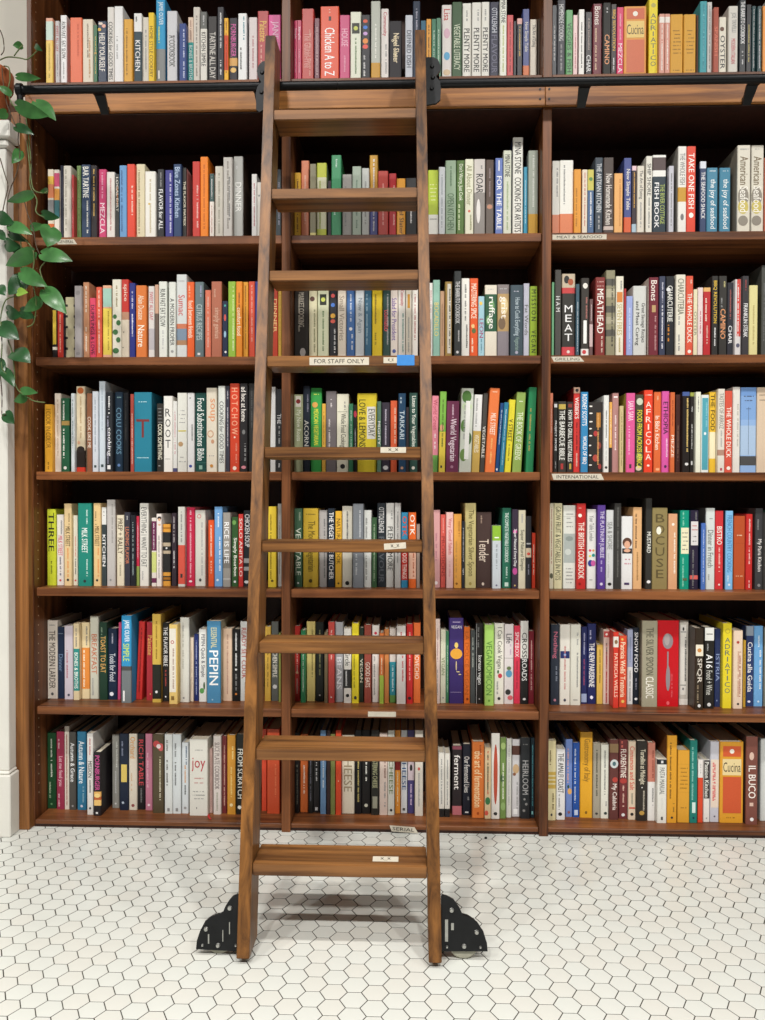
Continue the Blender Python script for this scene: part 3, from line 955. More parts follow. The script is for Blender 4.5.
563 609 128 d8d4d4 ; +cc4840,.3,.9,0,.76 ; ~f0e8e4,.05,.75 ; *5a5a70,.5,.88,.3,.35
611 657 106 363438 ; FRANKLIN STEAK@f4f4f4,.35,.78 ; ~a04848,.05,.18
660 717 168 dcd398 ; ~b8a870,.25,.85
742 775 35 4f504c ; ~777
@3 30 380 6.375
92 146 155 dda234 ; I COOK IN COLOR@8a6010,.07,.65 ; ~8a6010,.86,.96
153 197 85 dccfc0 ; ~b8a08a,.08,.8
198 250 115 1f5a3c ; ~f0f0e8,.04,.3 ; #b09050,.31,.37 ; ~f0f0e8,.42,.82 ; *e8e8e0,.5,.95,.2,.2
262 288 85 d3dbde ; ~2f5a60,.08,.3 ; ~2f5a60,.35,.7
290 352 40 dccdaf ; *c86a30,.5,.05,.35,.35 ; ~b89a70,.12,.6 ; #2c2420,.75,.95 ; *2c2420,.5,.74,.42,.35 ; *d8a888,.3,.66,.15,.18 ; #c83a28,.95,1
362 395 85 8a5a40 ; COOK LIKE ME@e8d8c8,.3,.7
397 436 72 ced4dc ; ~8a94a0,.08,.75 ; +3a4a4a,.3,.7,.92,.95
438 480 8 c8d2da ; ~a8b4c0,.05,.55 ; +3a4a4a,.3,.7,.92,.95
482 530 78 24272c ; ~f4f4f4,.05,.27 ; cooking@f4f4f4,.4,.85 ; ~99a,.3,.9 ; +eee,.25,.7,.92,.97
537 592 75 1f3244 ; COLU COOKS@6a90a8,.2,.78 ; *6080b0,.5,.92,.18,.18 ; ~8aa,.05,.09,h
594 628 80 14161a ; ~333,.1,.6
640 662 90 a84a40 ; ~e8d0c0,.25,.9
663 775 78 2a7d95^1f5f74 ; T@7a3030,.34,.57,h ; ~b8dce4,.09,.15,h ; ~b8dce4,.79,.86,h
@3 145 380 6.375
75 117 150 33302c ; ~888,.05,.3,h ; COOK SOMETHING@e8e4d0,.3,.82 ; ~aaa,.88,.95,h
118 176 102 e4e2dc ; ROOT@444444,.15,.7,s ; +666,.2,.75,.83,.835
178 204 135 d8d8d4 ; ~c06070,.15,.75 ; #4a4a70,.95,1
206 268 82 dadad2 ; ~999,.2,.4,h ; +c8b840,.1,.9,.475,.49 ; *b0906a,.35,.65,.25,.25 ; ~999,.79,.9,h
270 315 82 dcdcdc ; ~888,.4,.6 ; *3a4a9a,.45,.93,.22,.2 ; +333,.3,.5,.06,.07
320 390 82 1e4a44 ; Food Substitutions Bible@eef4f0,.07,.86 ; #4a7a70,.885,.89 ; +8ab0a0,.35,.65,.92,.97
391 458 50 e3dac8 ; soup@e09a70,.13,.4 ; *c89878,.4,.55,.3,.35 ; *e8d8c0,.4,.55,.22,.25 ; *c89878,.6,.64,.15,.2 ; ~999,.79,.83,h ; *c8883a,.5,.93,.15,.15
466 511 38 d8dcd6 ; COOKING for GOOD TIMES@555555,.18,.9
513 540 38 3a3c48 ; ~b8b8c0,.05,.15 ; ~c8c8d0,.25,.7
541 602 22 cc452c ; H O T C H O W@f0a888,.05,.58 ; *f4d8c8,.5,.61,.1,.1 ; ~e89078,.68,.9 ; *f4e0d0,.5,.96,.2,.2
604 656 22 2a282a ; ad hoc at home@eee8e0,.04,.43 ; *777,.5,.55,.2,.3 ; ~999,.68,.88 ; *d88a98,.5,.95,.3,.2
658 700 22 333434 ; ~555,.05,.5
@3 260 375 4.371
45 68 52 d8d8d6
70 97 62 2a2c2e ; THE@c8c8c8,.3,.42 ; ~999,.45,.65 ; ~ccc,.9,.96
142 187 85 a8b08a ; +e8e4d8,.2,.8,.02,.16 ; *8a2a2a,.5,.09,.25,.25 ; My New Roots@e8ecd8,.2,.6
188 219 48 242c38 ; ACORN@d8d8d0,.4,.7 ; ~889,.1,.3
220 270 57 3a9a4a ; MEXICAN VEGETARIAN@e8e040,.25,.68 ; ~e0e860,.05,.1,h ; *d8a050,.4,.2,.25,.25
271 287 125 d8a848 ; ~6a3a18,.1,.6
288 334 70 6f686a ; ~d8d0d0,.1,.2 ; ~d8d0d0,.35,.7
335 388 83 dddac6 ; Whole Food Cooking@5a5a50,.25,.68 ; ~777,.1,.2 ; *222,.5,.93,.2,.2 ; +8a8a78,.1,.9,.225,.23
389 407 125 3a7a5a ; ~c8e0d0,.1,.7
408 424 130 2a2a2a ; *c83a50,.5,.14,.4,.9 ; ~c8c8c8,.35,.8
425 510 80 e6cf3a ; LOVE & LEMONS@4a4a20,.08,.68,-.24 ; +e8e6e0,.5,1,.17,.58 ; EVERYDAY@6a6a60,.2,.55,.24
512 529 115 5a7a68 ; MIGHTY@f0f0e8,.25,.65
530 568 120 3a3440 ; ~c8c0d0,.1,.6 ; *ddd,.5,.94,.3,.25
570 600 112 d8603c ; ~f4d0b8,.1,.6
605 637 80 2a4a68 ; TARKARI@d8e8f0,.22,.58 ; ~c0d4e0,.05,.15 ; *d8a888,.5,.95,.2,.2
638 650 140 3a3438
652 688 78 33524a ; Listen to Your Vegetables@f0f4e8,.04,.68 ; *e8e4d8,.5,.95,.2,.2
@3 425 375 6.12
38 80 127 e08a9a /5 ; #6aa050,.78,1 ; World Green@b05060,.05,.45 ; ~f8f0f0,.5,.7
82 122 101 7ab04a /10 ; #d8c04a,.5,1 ; *e0a080,.4,.45,.3,.5 ; ~506028,.1,.7 ; +333,.3,.55,.92,.95
125 203 160 6f3450 /7 ; World Vegetarian@f0e0e8,.25,.85 ; ~d8b8c8,.05,.4 ; *a87890,.5,.93,.12,.12
206 282 82 cfd5c8 /17 ; *4f7a38,.45,.1,.38,.5 ; *c8dcb0,.5,.22,.4,.3 ; *5a8040,.3,.45,.25,.5 ; *3f6030,.7,.6,.25,.5 ; *6a8a48,.35,.8,.3,.5 ; +f0f0ec,.4,.75,.15,.85 ; ~aaa,.2,.6
284 333 120 dcdcda /19 ; #c0a050,.47,1 ; ~999,.05,.4 ; VEGETABLES@f0e8d0,.52,.75
336 364 110 44423e /22 ; VEGETABLE@d8d8d0,.42,.82
366 428 80 e0743a /31 ; MILK STREET@f8e4d4,.3,.56 ; ~f0b870,.6,.9 ; ~f4d0b0,.03,.06,h
430 453 170 1f4a80 /31 ; ~c8d8e8,.1,.6 ; +eee,.2,.6,.95,.98
455 482 166 2f7a98 /30 ; ~c8e0e8,.1,.4 ; ~a0c8d8,.4,.9
485 525 150 e2d43a /30 ; V STREET@3a3a20,.27,.58 ; ~8a8020,.62,.85
534 590 105 93b058 /28 ; THE BOOK OF GREENS@eef4d8,.25,.85 ; +eef4d8,.3,.7,.11,.12
616 668 75 2f8a5a /20 ; ~c8b060,.25,.75
@3 545 375 6.652
33 54 120 e0886a ; ~f4d0c0,.2,.5
56 82 178 2f2f2d ; PROJECT SMOKE@f0f0f0,.27,.7 ; +ddd,.1,.9,.03,.08 ; ~aaa,.85,.95
85 142 175 35322c ; THE BARBECUE BIBLE@f4f4ec,.13,.83 ; +c0a850,.1,.9,.04,.11 ; +b03a38,.35,.65,.88,.96
145 188 178 35302e ; HOW TO GRILL VEGETABLES@f0f0e8,.12,.85 ; +8a3a30,.2,.8,.03,.08 ; +c0a850,.4,.7,.88,.96
190 235 82 cf3c38^a03030 ; WEBER'S@f8f0e8,.12,.37 ; ~701818,.4,.75 ; #e0b8a0,0,.07 ; *333,.5,.035,.25,.25 ; ~f0c8b8,.78,.95
236 287 113 3a88bb ; RODNEY SCOTT'S@ffffff,.03,.42 ; WORLD OF BBQ@ffffff,.55,.9
289 385 180 34302e ; *f0ece4,.15,.06,.12,.05 ; *f0ece4,.15,.16,.14,.05 ; *f0ece4,.15,.28,.14,.05 ; *f0ece4,.12,.38,.12,.05 ; *f0ece4,.14,.48,.13,.05 ; *f0ece4,.1,.62,.1,.05 ; *f0ece4,.12,.76,.1,.05 ; *f0ece4,.14,.9,.12,.05 ; *b03a38,.5,.45,.15,.2 ; *8a3a30,.75,.62,.15,.25 ; *b04a40,.5,.8,.2,.25 ; *a03a38,.8,.92,.12,.2 ; +b07830,.55,.85,.15,.36 ; ~d8a060,.16,.9
388 425 135 dfe0dc ; ~666,.2,.55 ; ~bbb,.6,.85 ; *333,.5,.94,.25,.25
427 446 180 e8b058 ; #3a3430,.65,1 ; ~f8f0e0,.1,.6
447 492 120 b0827f ; ~f0e0e0,.28,.72 ; +f0e8e8,.2,.8,.04,.06
494 522 205 c8b888 ; ~8a7a50,.1,.9
540 600 120 d85a94^a8a040 ; SARA SARA@f8d8e8,.1,.35 ; ~f0b0d0,.4,.78 ; +4a3a40,.35,.6,.9,.95
602 655 130 4a4a3a ; *c8d0b8,.5,.09,.4,.45 ; *8a9a5a,.5,.8,.4,.5 ; *d8c8b0,.4,.95,.4,.3 ; FOOD FROM ACROSS AFRICA@e8e040,.2,.95
658 718 100 e2452c ; AFRICOLA@f8e8dc,.13,.86,s ; *f8e8dc,.5,.92,.15,.12 ; ~f4d0c0,.05,.07,h
@3 650 375 6.652
25 75 112 d86a3a ; In Bibi's Kitchen@f8e8d8,.3,.72 ; ~f0b890,.05,.1 ; +f0b080,.3,.8,.95,.98
78 131 108 d25aa4 ; ETHIOPIA@3a1a30,.13,.53 ; ~f0d0e8,.57,.8 ; *4a2a50,.5,.93,.18,.2
133 165 115 cf6a3c ; MEZZE@f4e0d0,.45,.9 ; ~8a3a18,.1,.42
170 208 130 4a2c28 ; ~8a6a58,.4,.85
210 264 112 251f1e ; ~e8c878,.08,.74 ; #4a5f98,0,.05 ; *ddd,.6,.9,.25,.2
266 297 115 2c2826 ; #a0a850,0,.05 ; ~f0f0f0,.18,.24 ; ~f4f4f4,.4,.7 ; +ddd,.3,.7,.86,.91
299 338 112 e3e4d2 ; ~888,.06,.25
340 392 132 dfe4e0 ; +4fa0b0,.12,.88,.04,.97 ; *f0f0f0,.5,.5,.15,.2 ; ~8ac8d0,.1,.4
394 440 112 e3b93a ; #efe4c0,.5,.83 ; THE FOOD@3a3018,.03,.48
450 498 92 ddd7cb ; TASTES OF ARROZ@8a8680,.05,.48 ; ~aaa,.5,.7 ; #b08a78,.73,.8 ; +b04a5a,.35,.65,.95,.98
499 548 105 d2523e ; THE WHOLE DUCK@f8ece0,.2,.82 ; *f4ece0,.5,.95,.25,.25
549 600 80 dfdcd4 ; ~b8b4a8,.2,.7
602 708 82 8fb0dc ; #6f97cf,0,.1 ; #7fa4d6,.1,.38 ; #a8c0dc,.45,.8 ; #4a4a4a,.81,.92 ; +44506a,.49,.51,.23,.79 ; +44506a,.35,.65,.25,.255 ; ~445,.08,.18,h
710 780 82 d9c3aa ; ~8a7a68,.06,.18,h
@4 30 495 6.375
108 165 90 c3cc30^a8b028 ; THREE@2a2a20,.05,.55 ; ~6a7018,.68,.85
170 216 125 dfd9d4 ; MILK STREET@d06070,.3,.58 ; ~888,.08,.28 ; ~667,.6,.85 ; *c84a4a,.5,.93,.15,.15
217 266 55 e2c796 ; MILK STREET@5a4a30,.28,.52 ; ~e09050,.54,.88 ; ~a08860,.1,.26 ; *333,.5,.93,.16,.16
275 304 130 e0dac8 ; ~d08070,.3,.6 ; ~555,.62,.85 ; *c84a4a,.5,.93,.2,.2
305 392 52 1b8475^16705f ; MILK STREET@f4fcf8,.3,.6 ; ~c8e8e0,.08,.25 ; ~c8e8e0,.66,.88 ; *333,.5,.94,.1,.1
404 452 52 e2c38c ; MILK STREET@6a5030,.28,.52 ; ~e09050,.54,.88 ; ~a08860,.1,.26 ; *333,.5,.93,.16,.16
455 487 78 dfe0dd ; #3a4446,.22,1 ; KITCHEN@f4f4f4,.35,.75 ; ~444,.05,.12
489 546 30 bdb9b6^8a7a70 ; ~9a9692,.05,.5 ; *888,.45,.93,.12,.12
548 600 128 ddd3bb ; PREP + RALLY@5a4a3a,.05,.55 ; ~a09880,.6,.85
602 638 110 3a3a44 ; LEADING FLAVOR@d08060,.2,.7 ; ~ccc,.05,.1
640 675 128 24262c ; ~9aa,.1,.85
676 697 135 c02f48 ; #8a9a50,.72,1 ; ~f0c8d0,.1,.6
699 755 52 dcdad2^a8a49c ; EVERYTHING I WANT TO EAT@6a6a6a,.05,.77 ; ~aaa,.82,.92
@4 145 495 6.375
42 71 145 dcd4cc ; #6a2f50,.05,.48 ; #c8d080,.5,.8 ; #6a2f50,.88,.95 ; ~f0e0e8,.08,.45
73 108 120 e4dcd6 ; *2a2020,.6,.06,.4,.35 ; *d8a888,.6,.08,.25,.28 ; *d8a888,.6,.15,.3,.15 ; ~888,.3,.9
110 162 185 2c2c2c ; #d89a40,0,.05 ; #a87028,.05,.08 ; #d89a40,.08,.13 ; #b8a890,.3,.36 ; #b8a890,.43,.48 ; #d89a40,.78,.84 ; #a87028,.86,.9 ; #d89a40,.92,1 ; *ddd,.5,.39,.12,.12
170 200 115 3a3038 ; ~d0c8c8,.05,.4 ; ~fff,.52,.75
210 258 75 d3d3cb ; #d85a4a,.48,.97 ; ~888,.06,.44 ; +333,.35,.65,.84,.89
260 317 78 c42c4c^e06a7a ; ~f0b8c8,.04,.88 ; *f4e0e4,.5,.94,.2,.12
319 385 97 d5d4cb ; *c84a4a,.4,.08,.2,.2 ; *d5d4cb,.4,.08,.15,.15 ; ~aaa,.16,.85 ; *444,.5,.92,.12,.15
403 440 160 d9542c ; ~f8e4d4,.06,.55 ; ~f4c8b0,.6,.8
442 494 75 6fa0d2 ; ~e0ecf8,.08,.25 ; ~f0f4fc,.36,.8 ; *dde8f0,.4,.92,.15,.15
496 545 112 98948e ; #7a7670,.6,.75 ; RICE IS LIFE@f4f4f4,.13,.68 ; #ccc,.89,.9
552 594 140 33552f ; Simply Bourbon@f4f4e8,.3,.85 ; *6a9a50,.4,.08,.3,.35 ; *ddd,.5,.93,.18,.18
596 626 122 c83c38 ; SOLO ANITA LO@f4d8d0,.06,.86
628 676 98 252a2e ; CHICKEN SOUP@e0e0e0,.05,.48 ; #999,.63,.69 ; #999,.74,.79 ; *ddd,.4,.94,.3,.2
@4 260 490 4.371
35 74 72 d9bc34 ; ~7a6410,.1,.9 ; *5a4a10,.5,.92,.15,.15
75 94 60 b8b8b4 ; ~777
143 185 80 3f5f48 ; VEGETABLE@d8e0d0,.25,.85 ; ~99a890,.05,.15 ; *ccc,.5,.95,.12,.12
188 254 80 c8a83a ; The Modern Vegetarian@6a5a1a,.16,.8 ; ~7a6a2a,.05,.1,h ; *5a4a10,.5,.92,.12,.12
257 294 88 a8a4a2 ; ~666,.1,.9
296 327 80 27303c ; THE VEGETABLE BUTCHER@f4f4f4,.05,.9
329 357 92 e5b23c ; NATURAL COOK@7a5a10,.1,.7 ; *5a4a10,.5,.95,.15,.15
359 404 70 d6d2c4 ; ~666,.05,.4 ; ~777,.1,.4 ; *222,.5,.95,.2,.2
406 452 60 83888f ; ~d0d4d8,.08,.4 ; ~c8ccd0,.6,.85
454 487 88 d8dad6 ; ~888,.1,.9
488 510 120 3a5a3c ; ~a8c0a0,.1,.9
512 549 57 2c3238 ; OTTOLENGHI@d8d8d8,.05,.35 ; FLAVOUR@5a5f66,.4,.95
551 587 57 d0cfcb ; PLENTY MORE@333333,.28,.8 ; ~888,.06,.2
589 615 57 bdbbb8 ; ~777,.1,.7
617 647 98 3a8fb8 ; OTK@e0552f,.05,.32 ; #c83830,.48,.9 ; GOOD THINGS@f4e8e0,.5,.88
649 682 98 e2682c ; OTK@f8f0e4,.03,.3 ; #e8b8a0,.5,.88 ; ~b05a38,.52,.85
684 698 150 9a8a80
@4 425 490 6.12
45 92 122 d09a9a ; ~b07080,.3,.65 ; *f4e8e8,.5,.94,.22,.22
95 127 150 cf5a50 ; PROVISIONS@8a2a28,.3,.85 ; ~e8a098,.05,.25
129 173 136 e2b8b4 ; Very Good Salads@c05050,.08,.56 ; ~d09090,.65,.85
175 224 147 e2a148 ; ~b87830,.08,.3 ; ~c08a48,.35,.85 ; *8a5a20,.4,.94,.14,.14
226 242 190 2e3038 ; ~ddd,.1,.6 ; ~fff,.7,.8
244 312 80 d2c487 ; The Vegetarian Silver Spoon@6a6030,.08,.86 ; *a89850,.5,.95,.12,.15
313 408 135 43302c ; Tender@d8c8b8,.36,.66 ; ~a89080,.03,.15 ; *d8c8b8,.45,.95,.08,.1
410 465 218 c3ccd2 ; #8cb83c,0,.24 ; +f4f8e8,.25,.75,.18,.2 ; ~8a9298,.3,.68 ; *557,.5,.95,.1,.1
472 529 110 2a6a54 ; THE COMPLETE VEGETABLE COOKBOOK@e8f4ec,.06,.68 ; ~c8e0d4,.72,.88 ; +c8e0d4,.3,.7,.93,.98
531 569 118 3a3040 ; *c84a98,.5,.28,.35,.3 ; *b84a90,.5,.78,.4,.6 ; Super Natural Every Day@f0f0f0,.25,.72 ; *c8b070,.5,.96,.15,.15
571 616 124 d5cfb6 ; Super Natural Simple@4a4a40,.25,.77 ; ~aaa,.05,.15
617 651 160 2c2c30 ; #c8b8a0,.44,.57 ; *c8483a,.5,.52,.3,.25 ; +aaa,.1,.9,.37,.39 ; ~889,.65,.8
653 676 262 c8402a^8a3a24 ; ~f4d8c8,.2,.75
@4 545 490 6.652
30 57 88 d9d2b8 ; ~a05048,.05,.7 ; *5a5a48,.5,.85,.4,.7
59 115 88 d2cba4 ; GROW FRUIT & VEGETABLES IN POTS@4a4a3a,.04,.9
120 206 102 d9dbd3 ; +a8b0ac,0,1,.34,.69 ; *8a9490,.5,.4,.3,.2 ; *c8cec8,.4,.56,.25,.25 ; #8a8a84,.135,.138 ; ~888,.08,.28,h ; ~888,.74,.95,h
208 272 90 bd2e2c ; THE BRITISH COOKBOOK@f4ece0,.22,.88 ; *f4ece0,.35,.14,.2,.2 ; +f0c8c0,.2,.5,.05,.055 ; *8a1818,.35,.94,.14,.14
278 343 128 e2e2de ; Your Table London@777777,.08,.4 ; *d84a6a,.35,.52,.15,.13 ; *e09a50,.7,.52,.13,.12 ; *20908a,.7,.58,.17,.17 ; *e8c848,.35,.59,.12,.12 ; *2a3a8a,.4,.68,.28,.35 ; *c85aa0,.68,.68,.25,.32 ; ~999,.86,.92,h
346 403 100 53348a ; THE PLATINUM JUBILEE@d8d0e8,.07,.63 ; ~b8a8d8,.66,.78 ; *d8d0e8,.5,.94,.18,.18
405 458 133 cfd1d1 ; SEA & SHORE@777777,.15,.5 ; ~bbb,.55,.85 ; *222,.5,.94,.25,.2
460 507 88 3a3937 ; ~6a6a66,.05,.85
509 583 175 dddddd ; +2a2426,.05,.98,.44,.51 ; *5a3a2c,.5,.36,.42,.45 ; *dca88c,.5,.39,.26,.36 ; *dca88c,.5,.47,.3,.15 ; ~c05070,.56,.68,h ; +4a3a60,.25,.7,.91,.94
585 645 115 dcae7c ; ~6a4a30,.08,.5 ; ~a07848,.55,.9
670 712 55 33322f ; MUSTARD@e8e8e0,.37,.6 ; *eee,.5,.92,.3,.25
@4 650 490 6.652
15 117 118 8a7b4e ; BOCUSE@5a4e30,.06,.88,s ; *f0ecdc,.42,.28,.16,.26
122 183 158 d5a27a ; ~f4e8d8,.25,.8 ; *f4e8d8,.5,.14,.15,.15
200 264 135 149379^0f6a58 ; +e8e2c0,.1,.98,.22,.55 ; ~8ad0b8,.02,.2 ; ~8ad0b8,.6,.98 ; ~555,.26,.52,h ; +5a6a4a,.3,.75,.86,.89
266 322 135 2a2338^1f3a6a ; +d8d4d4,.05,.98,.14,.44 ; ~777,.02,.12 ; ~777,.5,.98 ; ~c05a58,.17,.27,h ; ~444,.3,.42,h ; #d0605a,.82,.87
340 370 220 4a6fb8^22386a ; ~b8c8e8,.1,.9
372 432 120 d3d9d6^5a5a58 ; Dinner in French@6a7070,.27,.73 ; ~888,.1,.16,h ; ~999,.8,.9
434 488 138 c92f34 ; BISTRO@f8ece4,.2,.43 ; ~f0c0b8,.47,.78 ; *f4e0d8,.5,.94,.12,.12
503 553 138 7fb8e4^3a5a78 ; FRENCH COUNTRY COOKING@4a82b4,.06,.78 ; *e8f0f8,.5,.94,.15,.15 ; ~c8e0f0,.82,.9
555 635 172 b4512c ; ~f4d8b8,.25,.28,h ; ~e8b890,.8,.84,h ; #9a4020,.37,.374
637 682 160 c02e2c ; ~f0c8c0,.05,.65 ; ~f0c8c0,.88,.97
700 757 122 3f3f41^5a4a48 ; My Paris Kitchen@e8e4e0,.38,.78 ; ~888,.12,.25 ; *888,.5,.95,.2,.2
762 790 150 5a5a58
@5 30 605 6.375
110 174 98 d9d0c4 _597 ; THE MODERN LARDER@4a4038,.13,.87 ; ~777,.04,.08,h ; *555,.5,.94,.13,.15
176 217 140 1f2c44 _597 ; Dinner@6a80a0,.38,.62 ; +8a9ab0,.1,.9,.09,.095
218 274 133 c9c0ca _602 ; ~b06070,.33,.7 ; *445,.5,.94,.14,.14
276 319 118 dcc9a2 _606 ; #2f8a84,.33,.88 ; BONES & BROTHS@f0f8f0,.38,.85 ; ~777,.05,.3
322 378 112 e0cca2 _598 ; #e08a3c,.33,.87 ; ~f8f0d8,.36,.84 ; ~777,.05,.3
382 437 70 c9c8b8 _598 ; BREAKFAST@c06a48,.22,.7 ; ~999,.75,.95
440 492 110 1f3a2c _606 ; TOAST TO EAT@d8a860,.18,.65 ; ~8aa088,.05,.15
497 555 150 19273f _604 ; Tools for Food@d8dce4,.35,.74 ; ~aab,.07,.2 ; *e8e8f0,.4,.92,.22,.22
558 576 112 c84a74 /8
580 656 68 2f8fc2^2a86b8 /3 _625 ; #4a4a48,.58,.63 ; #70777a,.63,1 ; JAMIE OLIVER@f0f8f8,.05,.3 ; SIMPLE@c8e060,.32,.52 ; +f0f0f0,.2,.36,.86,.98
662 712 105 c8302c /22 _604 ; ~801818,.08,.9 ; ~901c1c,.2,.9
740 785 110 a8303a /4 _608 ; Palestine@e0b060,.17,.42 ; *e0b060,.6,.92,.1,.1
@5 145 605 6.375
45 104 58 cfae50^b89848 _622 ; #24261f,.57,.96 ; ~8a6a20,.08,.5 ; *eee,.5,.88,.15,.15
108 152 115 1d1c1c _615 ; THE FLAVOR BIBLE@f0f0f0,.05,.55 ; ~b04840,.6,.8 ; *eee,.5,.94,.12,.12
153 212 125 e8c878 _632 ; +eee8dc,.05,.8,.05,.85 ; *c05050,.4,.22,.2,.2 ; *eee8dc,.4,.22,.12,.12 ; ~b09080,.3,.82 ; +8a6a30,.25,.6,.9,.95
219 284 80 dcdcd4^a8a8a0 _620 ; ~b8b8b0,.06,.6 ; ~999,.1,.15 ; *888,.4,.95,.1,.1
286 310 208 e0d0bc _615 ; ~a89078
312 341 185 22306a _612 ; ~b0b8d8,.1,.9
343 392 155 e2e3e0 _617 ; PEPIN Quick & Simple@4a4a58,.07,.66 ; *5a9a50,.4,.85,.3,.35 ; *3a5a38,.7,.78,.12,.5
394 488 103 4886ae^b8b098 _625 ; ESSENTIAL@e0d8a0,.08,.33 ; PEPIN@ffffff,.36,.78 ; *9ac0d8,.4,.96,.06,.06
492 555 150 dbbfa6 _612 ; ~b08878,.08,.9 ; ~c09a88,.3,.9
557 604 155 1d1c1c _614 ; ~e8e8e8,.05,.5 ; *ddd,.5,.56,.15,.15 ; ~999,.62,.85 ; *d8843a,.5,.9,.15,.15
607 655 105 d6d8d6 _612 ; READY SET COOK@b04038,.08,.72 ; ~888,.75,.95
@5 240 605 3.923
97 121 85 d0a848 ; ~8a6a20,.2,.8
123 151 65 5a5c58 ; KITCHEN SIMPLE@e8e4d8,.3,.7 ; *ccc,.5,.82,.3,.3
152 160 110 8a9048
199 211 95 8a2c2c
213 235 82 c83a34 ; ~f0c8c0,.3,.6 ; *e8c8a0,.5,.62,.25,.25 ; ~f0c8c0,.7,.9
238 258 100 2f7a50 ; ~c8e0c8
260 295 65 d2c078 ; ~8a7a40,.1,.7
297 329 67 1d211f ; ~8a8a60,.1,.7 ; *ccc,.5,.92,.1,.1
331 344 105 7a6a50
346 371 67 c04a44 ; ~f0c8c0,.1,.45 ; *eee,.5,.93,.12,.12
373 405 67 a6a8ac ; BEANS@e0e0e4,.44,.84
407 437 92 e0ddd6 ; #2c2c2c,.55,.8 ; Circle@444444,.3,.5 ; ~ddd,.57,.78 ; *222,.5,.9,.22,.22
439 466 72 e2d030 ; ~8a8018,.4,.8 ; *333,.5,.93,.2,.25
468 485 90 27352c ; VEGAN@e8e8d8,.4,.75
487 515 78 8f4438 ; GOOD EATS@f0e0d0,.48,.8
518 546 80 ddd8d2 ; *c83a50,.5,.1,.2,.2 ; ~888,.4,.9
547 564 110 c8703c ; #a0b848,.6,1 ; ~f4e0c8,.35,.58
566 584 95 c88048
586 612 92 d8cfc8 ; #2f8fa0,.45,.9 ; #6a9a50,.9,1 ; ~e0f0f4,.5,.85
614 650 82 e2dcd8 ; ~c03a48,.35,.7 ; ~c03a48,.08,.14
653 678 75 c42c2c ; ~f0b0a8,.1,.7 ; *222,.5,.93,.25,.25
680 708 70 e0723a ; BOVECHO@f4e0d0,.38,.7
@5 425 605 6.12
62 92 85 dcc8c0 _603 ; ~a08080,.1,.5 ; ~999,.6,.9
95 127 150 d2d2bc _600 ; VEGAN@7a8a60,.38,.62 ; *889,.5,.93,.15,.15
128 146 160 3f7a58 _600 ; ~c8e0d0
148 235 78 3d2c70 _603 ; VEGAN@f0ecf4,.09,.125,h ; ~c8b8e0,.03,.07,h ; *e8a83c,.5,.42,.42,.38 ; *f0d070,.5,.32,.13,.2 ; *e8d0a0,.5,.56,.04,.35 ; *e8d0a0,.62,.63,.12,.04 ; *e8d0a0,.75,.66,.1,.04 ; +b8a8d8,.1,.85,.865,.87
238 275 135 e0702a _604 ; LA DOLCE VEGAN@b85818,.06,.88 ; *7a3010,.6,.94,.2,.2
277 308 155 4a5050 _602 ; ~b8c0b8,.1,.5
311 356 112 252322 _605 ; korean vegan@f4f4f4,.4,.76 ; ~888,.05,.3 ; +b8b8b8,0,.12,0,1 ; *bbb,.5,.94,.1,.1
364 422 122 a5d06a _616 ; VEGANOMICON@5a8a3a,.2,.87 ; *6a9a40,.5,.94,.12,.12
424 483 112 e6e3d8 _607 ; I Can Cook Vegan@5a5a50,.05,.56 ; *c83a4a,.6,.65,.22,.25 ; *3a6a40,.4,.6,.1,.2 ; ~999,.72,.88 ; *333,.5,.93,.16,.16
486 542 118 dfd8d8 _606 ; Life@4a4a50,.12,.24 ; ~c0a0c0,.25,.38 ; #b8b4b0,.42,.43 ; *5a9ac0,.5,.62,.35,.4 ; *6a7a50,.5,.55,.25,.2 ; *333,.4,.85,.3,.3 ; *d86a70,.65,.92,.3,.25
544 582 128 d83a54 _604 ; SPICEBOX@f8e0e4,.08,.4 ; ~a02038,.45,.8
584 633 98 e2e2dc _607 ; #232323,.45,1 ; CROSS@444444,.14,.44 ; ROADS@f0f0f0,.46,.72 ; *eee,.5,.94,.2,.15
634 668 160 7a2430 _605 ; ~e0b8b0,.1,.8
@5 545 605 6.652
37 95 130 2a3240 _665 ; Nothing@d07088,.09,.42 ; ~8890a0,.52,.7 ; *c8889a,.5,.94,.15,.15
98 167 130 e2ded4 _665 ; +22306a,0,1,.33,.42 ; ~c87878,.25,.8 ; *99a8d0,.5,.375,.12,.12 ; *445,.5,.94,.12,.14
169 238 130 d9d8cc _667 ; ~999,.1,.25 ; ~888,.35,.78 ; ~777,.92,.95,h
240 280 145 24295a _655 ; ~b0b0d0,.08,.35 ; ~a04868,.42,.75 ; +9aa8c8,0,1,.87,.98
282 340 125 22285a _652 ; THE NEW PARISIENNE@f0f0f0,.24,.79 ; ~b8b8d8,.08,.18 ; *eef,.5,.92,.18,.2
345 385 265 d8b458 _657 ; ~8a6a28,.08,.65
388 440 165 d8c0b4 _660 ; +c04a48,.05,.95,.02,.1 ; *f0e8e0,.5,.06,.2,.2 ; ~444,.18,.46 ; ~b04040,.55,.98 ; ~b85050,.2,.98
443 490 180 d03a2c _685 ; #e2dcd2,.06,.2 ; *8a6a4a,.5,.13,.3,.4 ; PATRICIA WELLS@f4d0b8,.28,.86
492 545 205 d24a2c _680 ; Patricia Wells' Trattoria@f8e8c8,.09,.86 ; *e8c060,.4,.05,.15,.15 ; *e8c060,.5,.92,.2,.2
547 585 165 a8b0cc _660 ; #e4e4e4,.5,1 ; ~7a88a8,.1,.45 ; ~888,.55,.95
587 630 152 1f2530 _660 ; SNOW FOOD@f4f4f4,.06,.58 ; ~99a,.66,.8 ; *eee,.5,.93,.25,.22
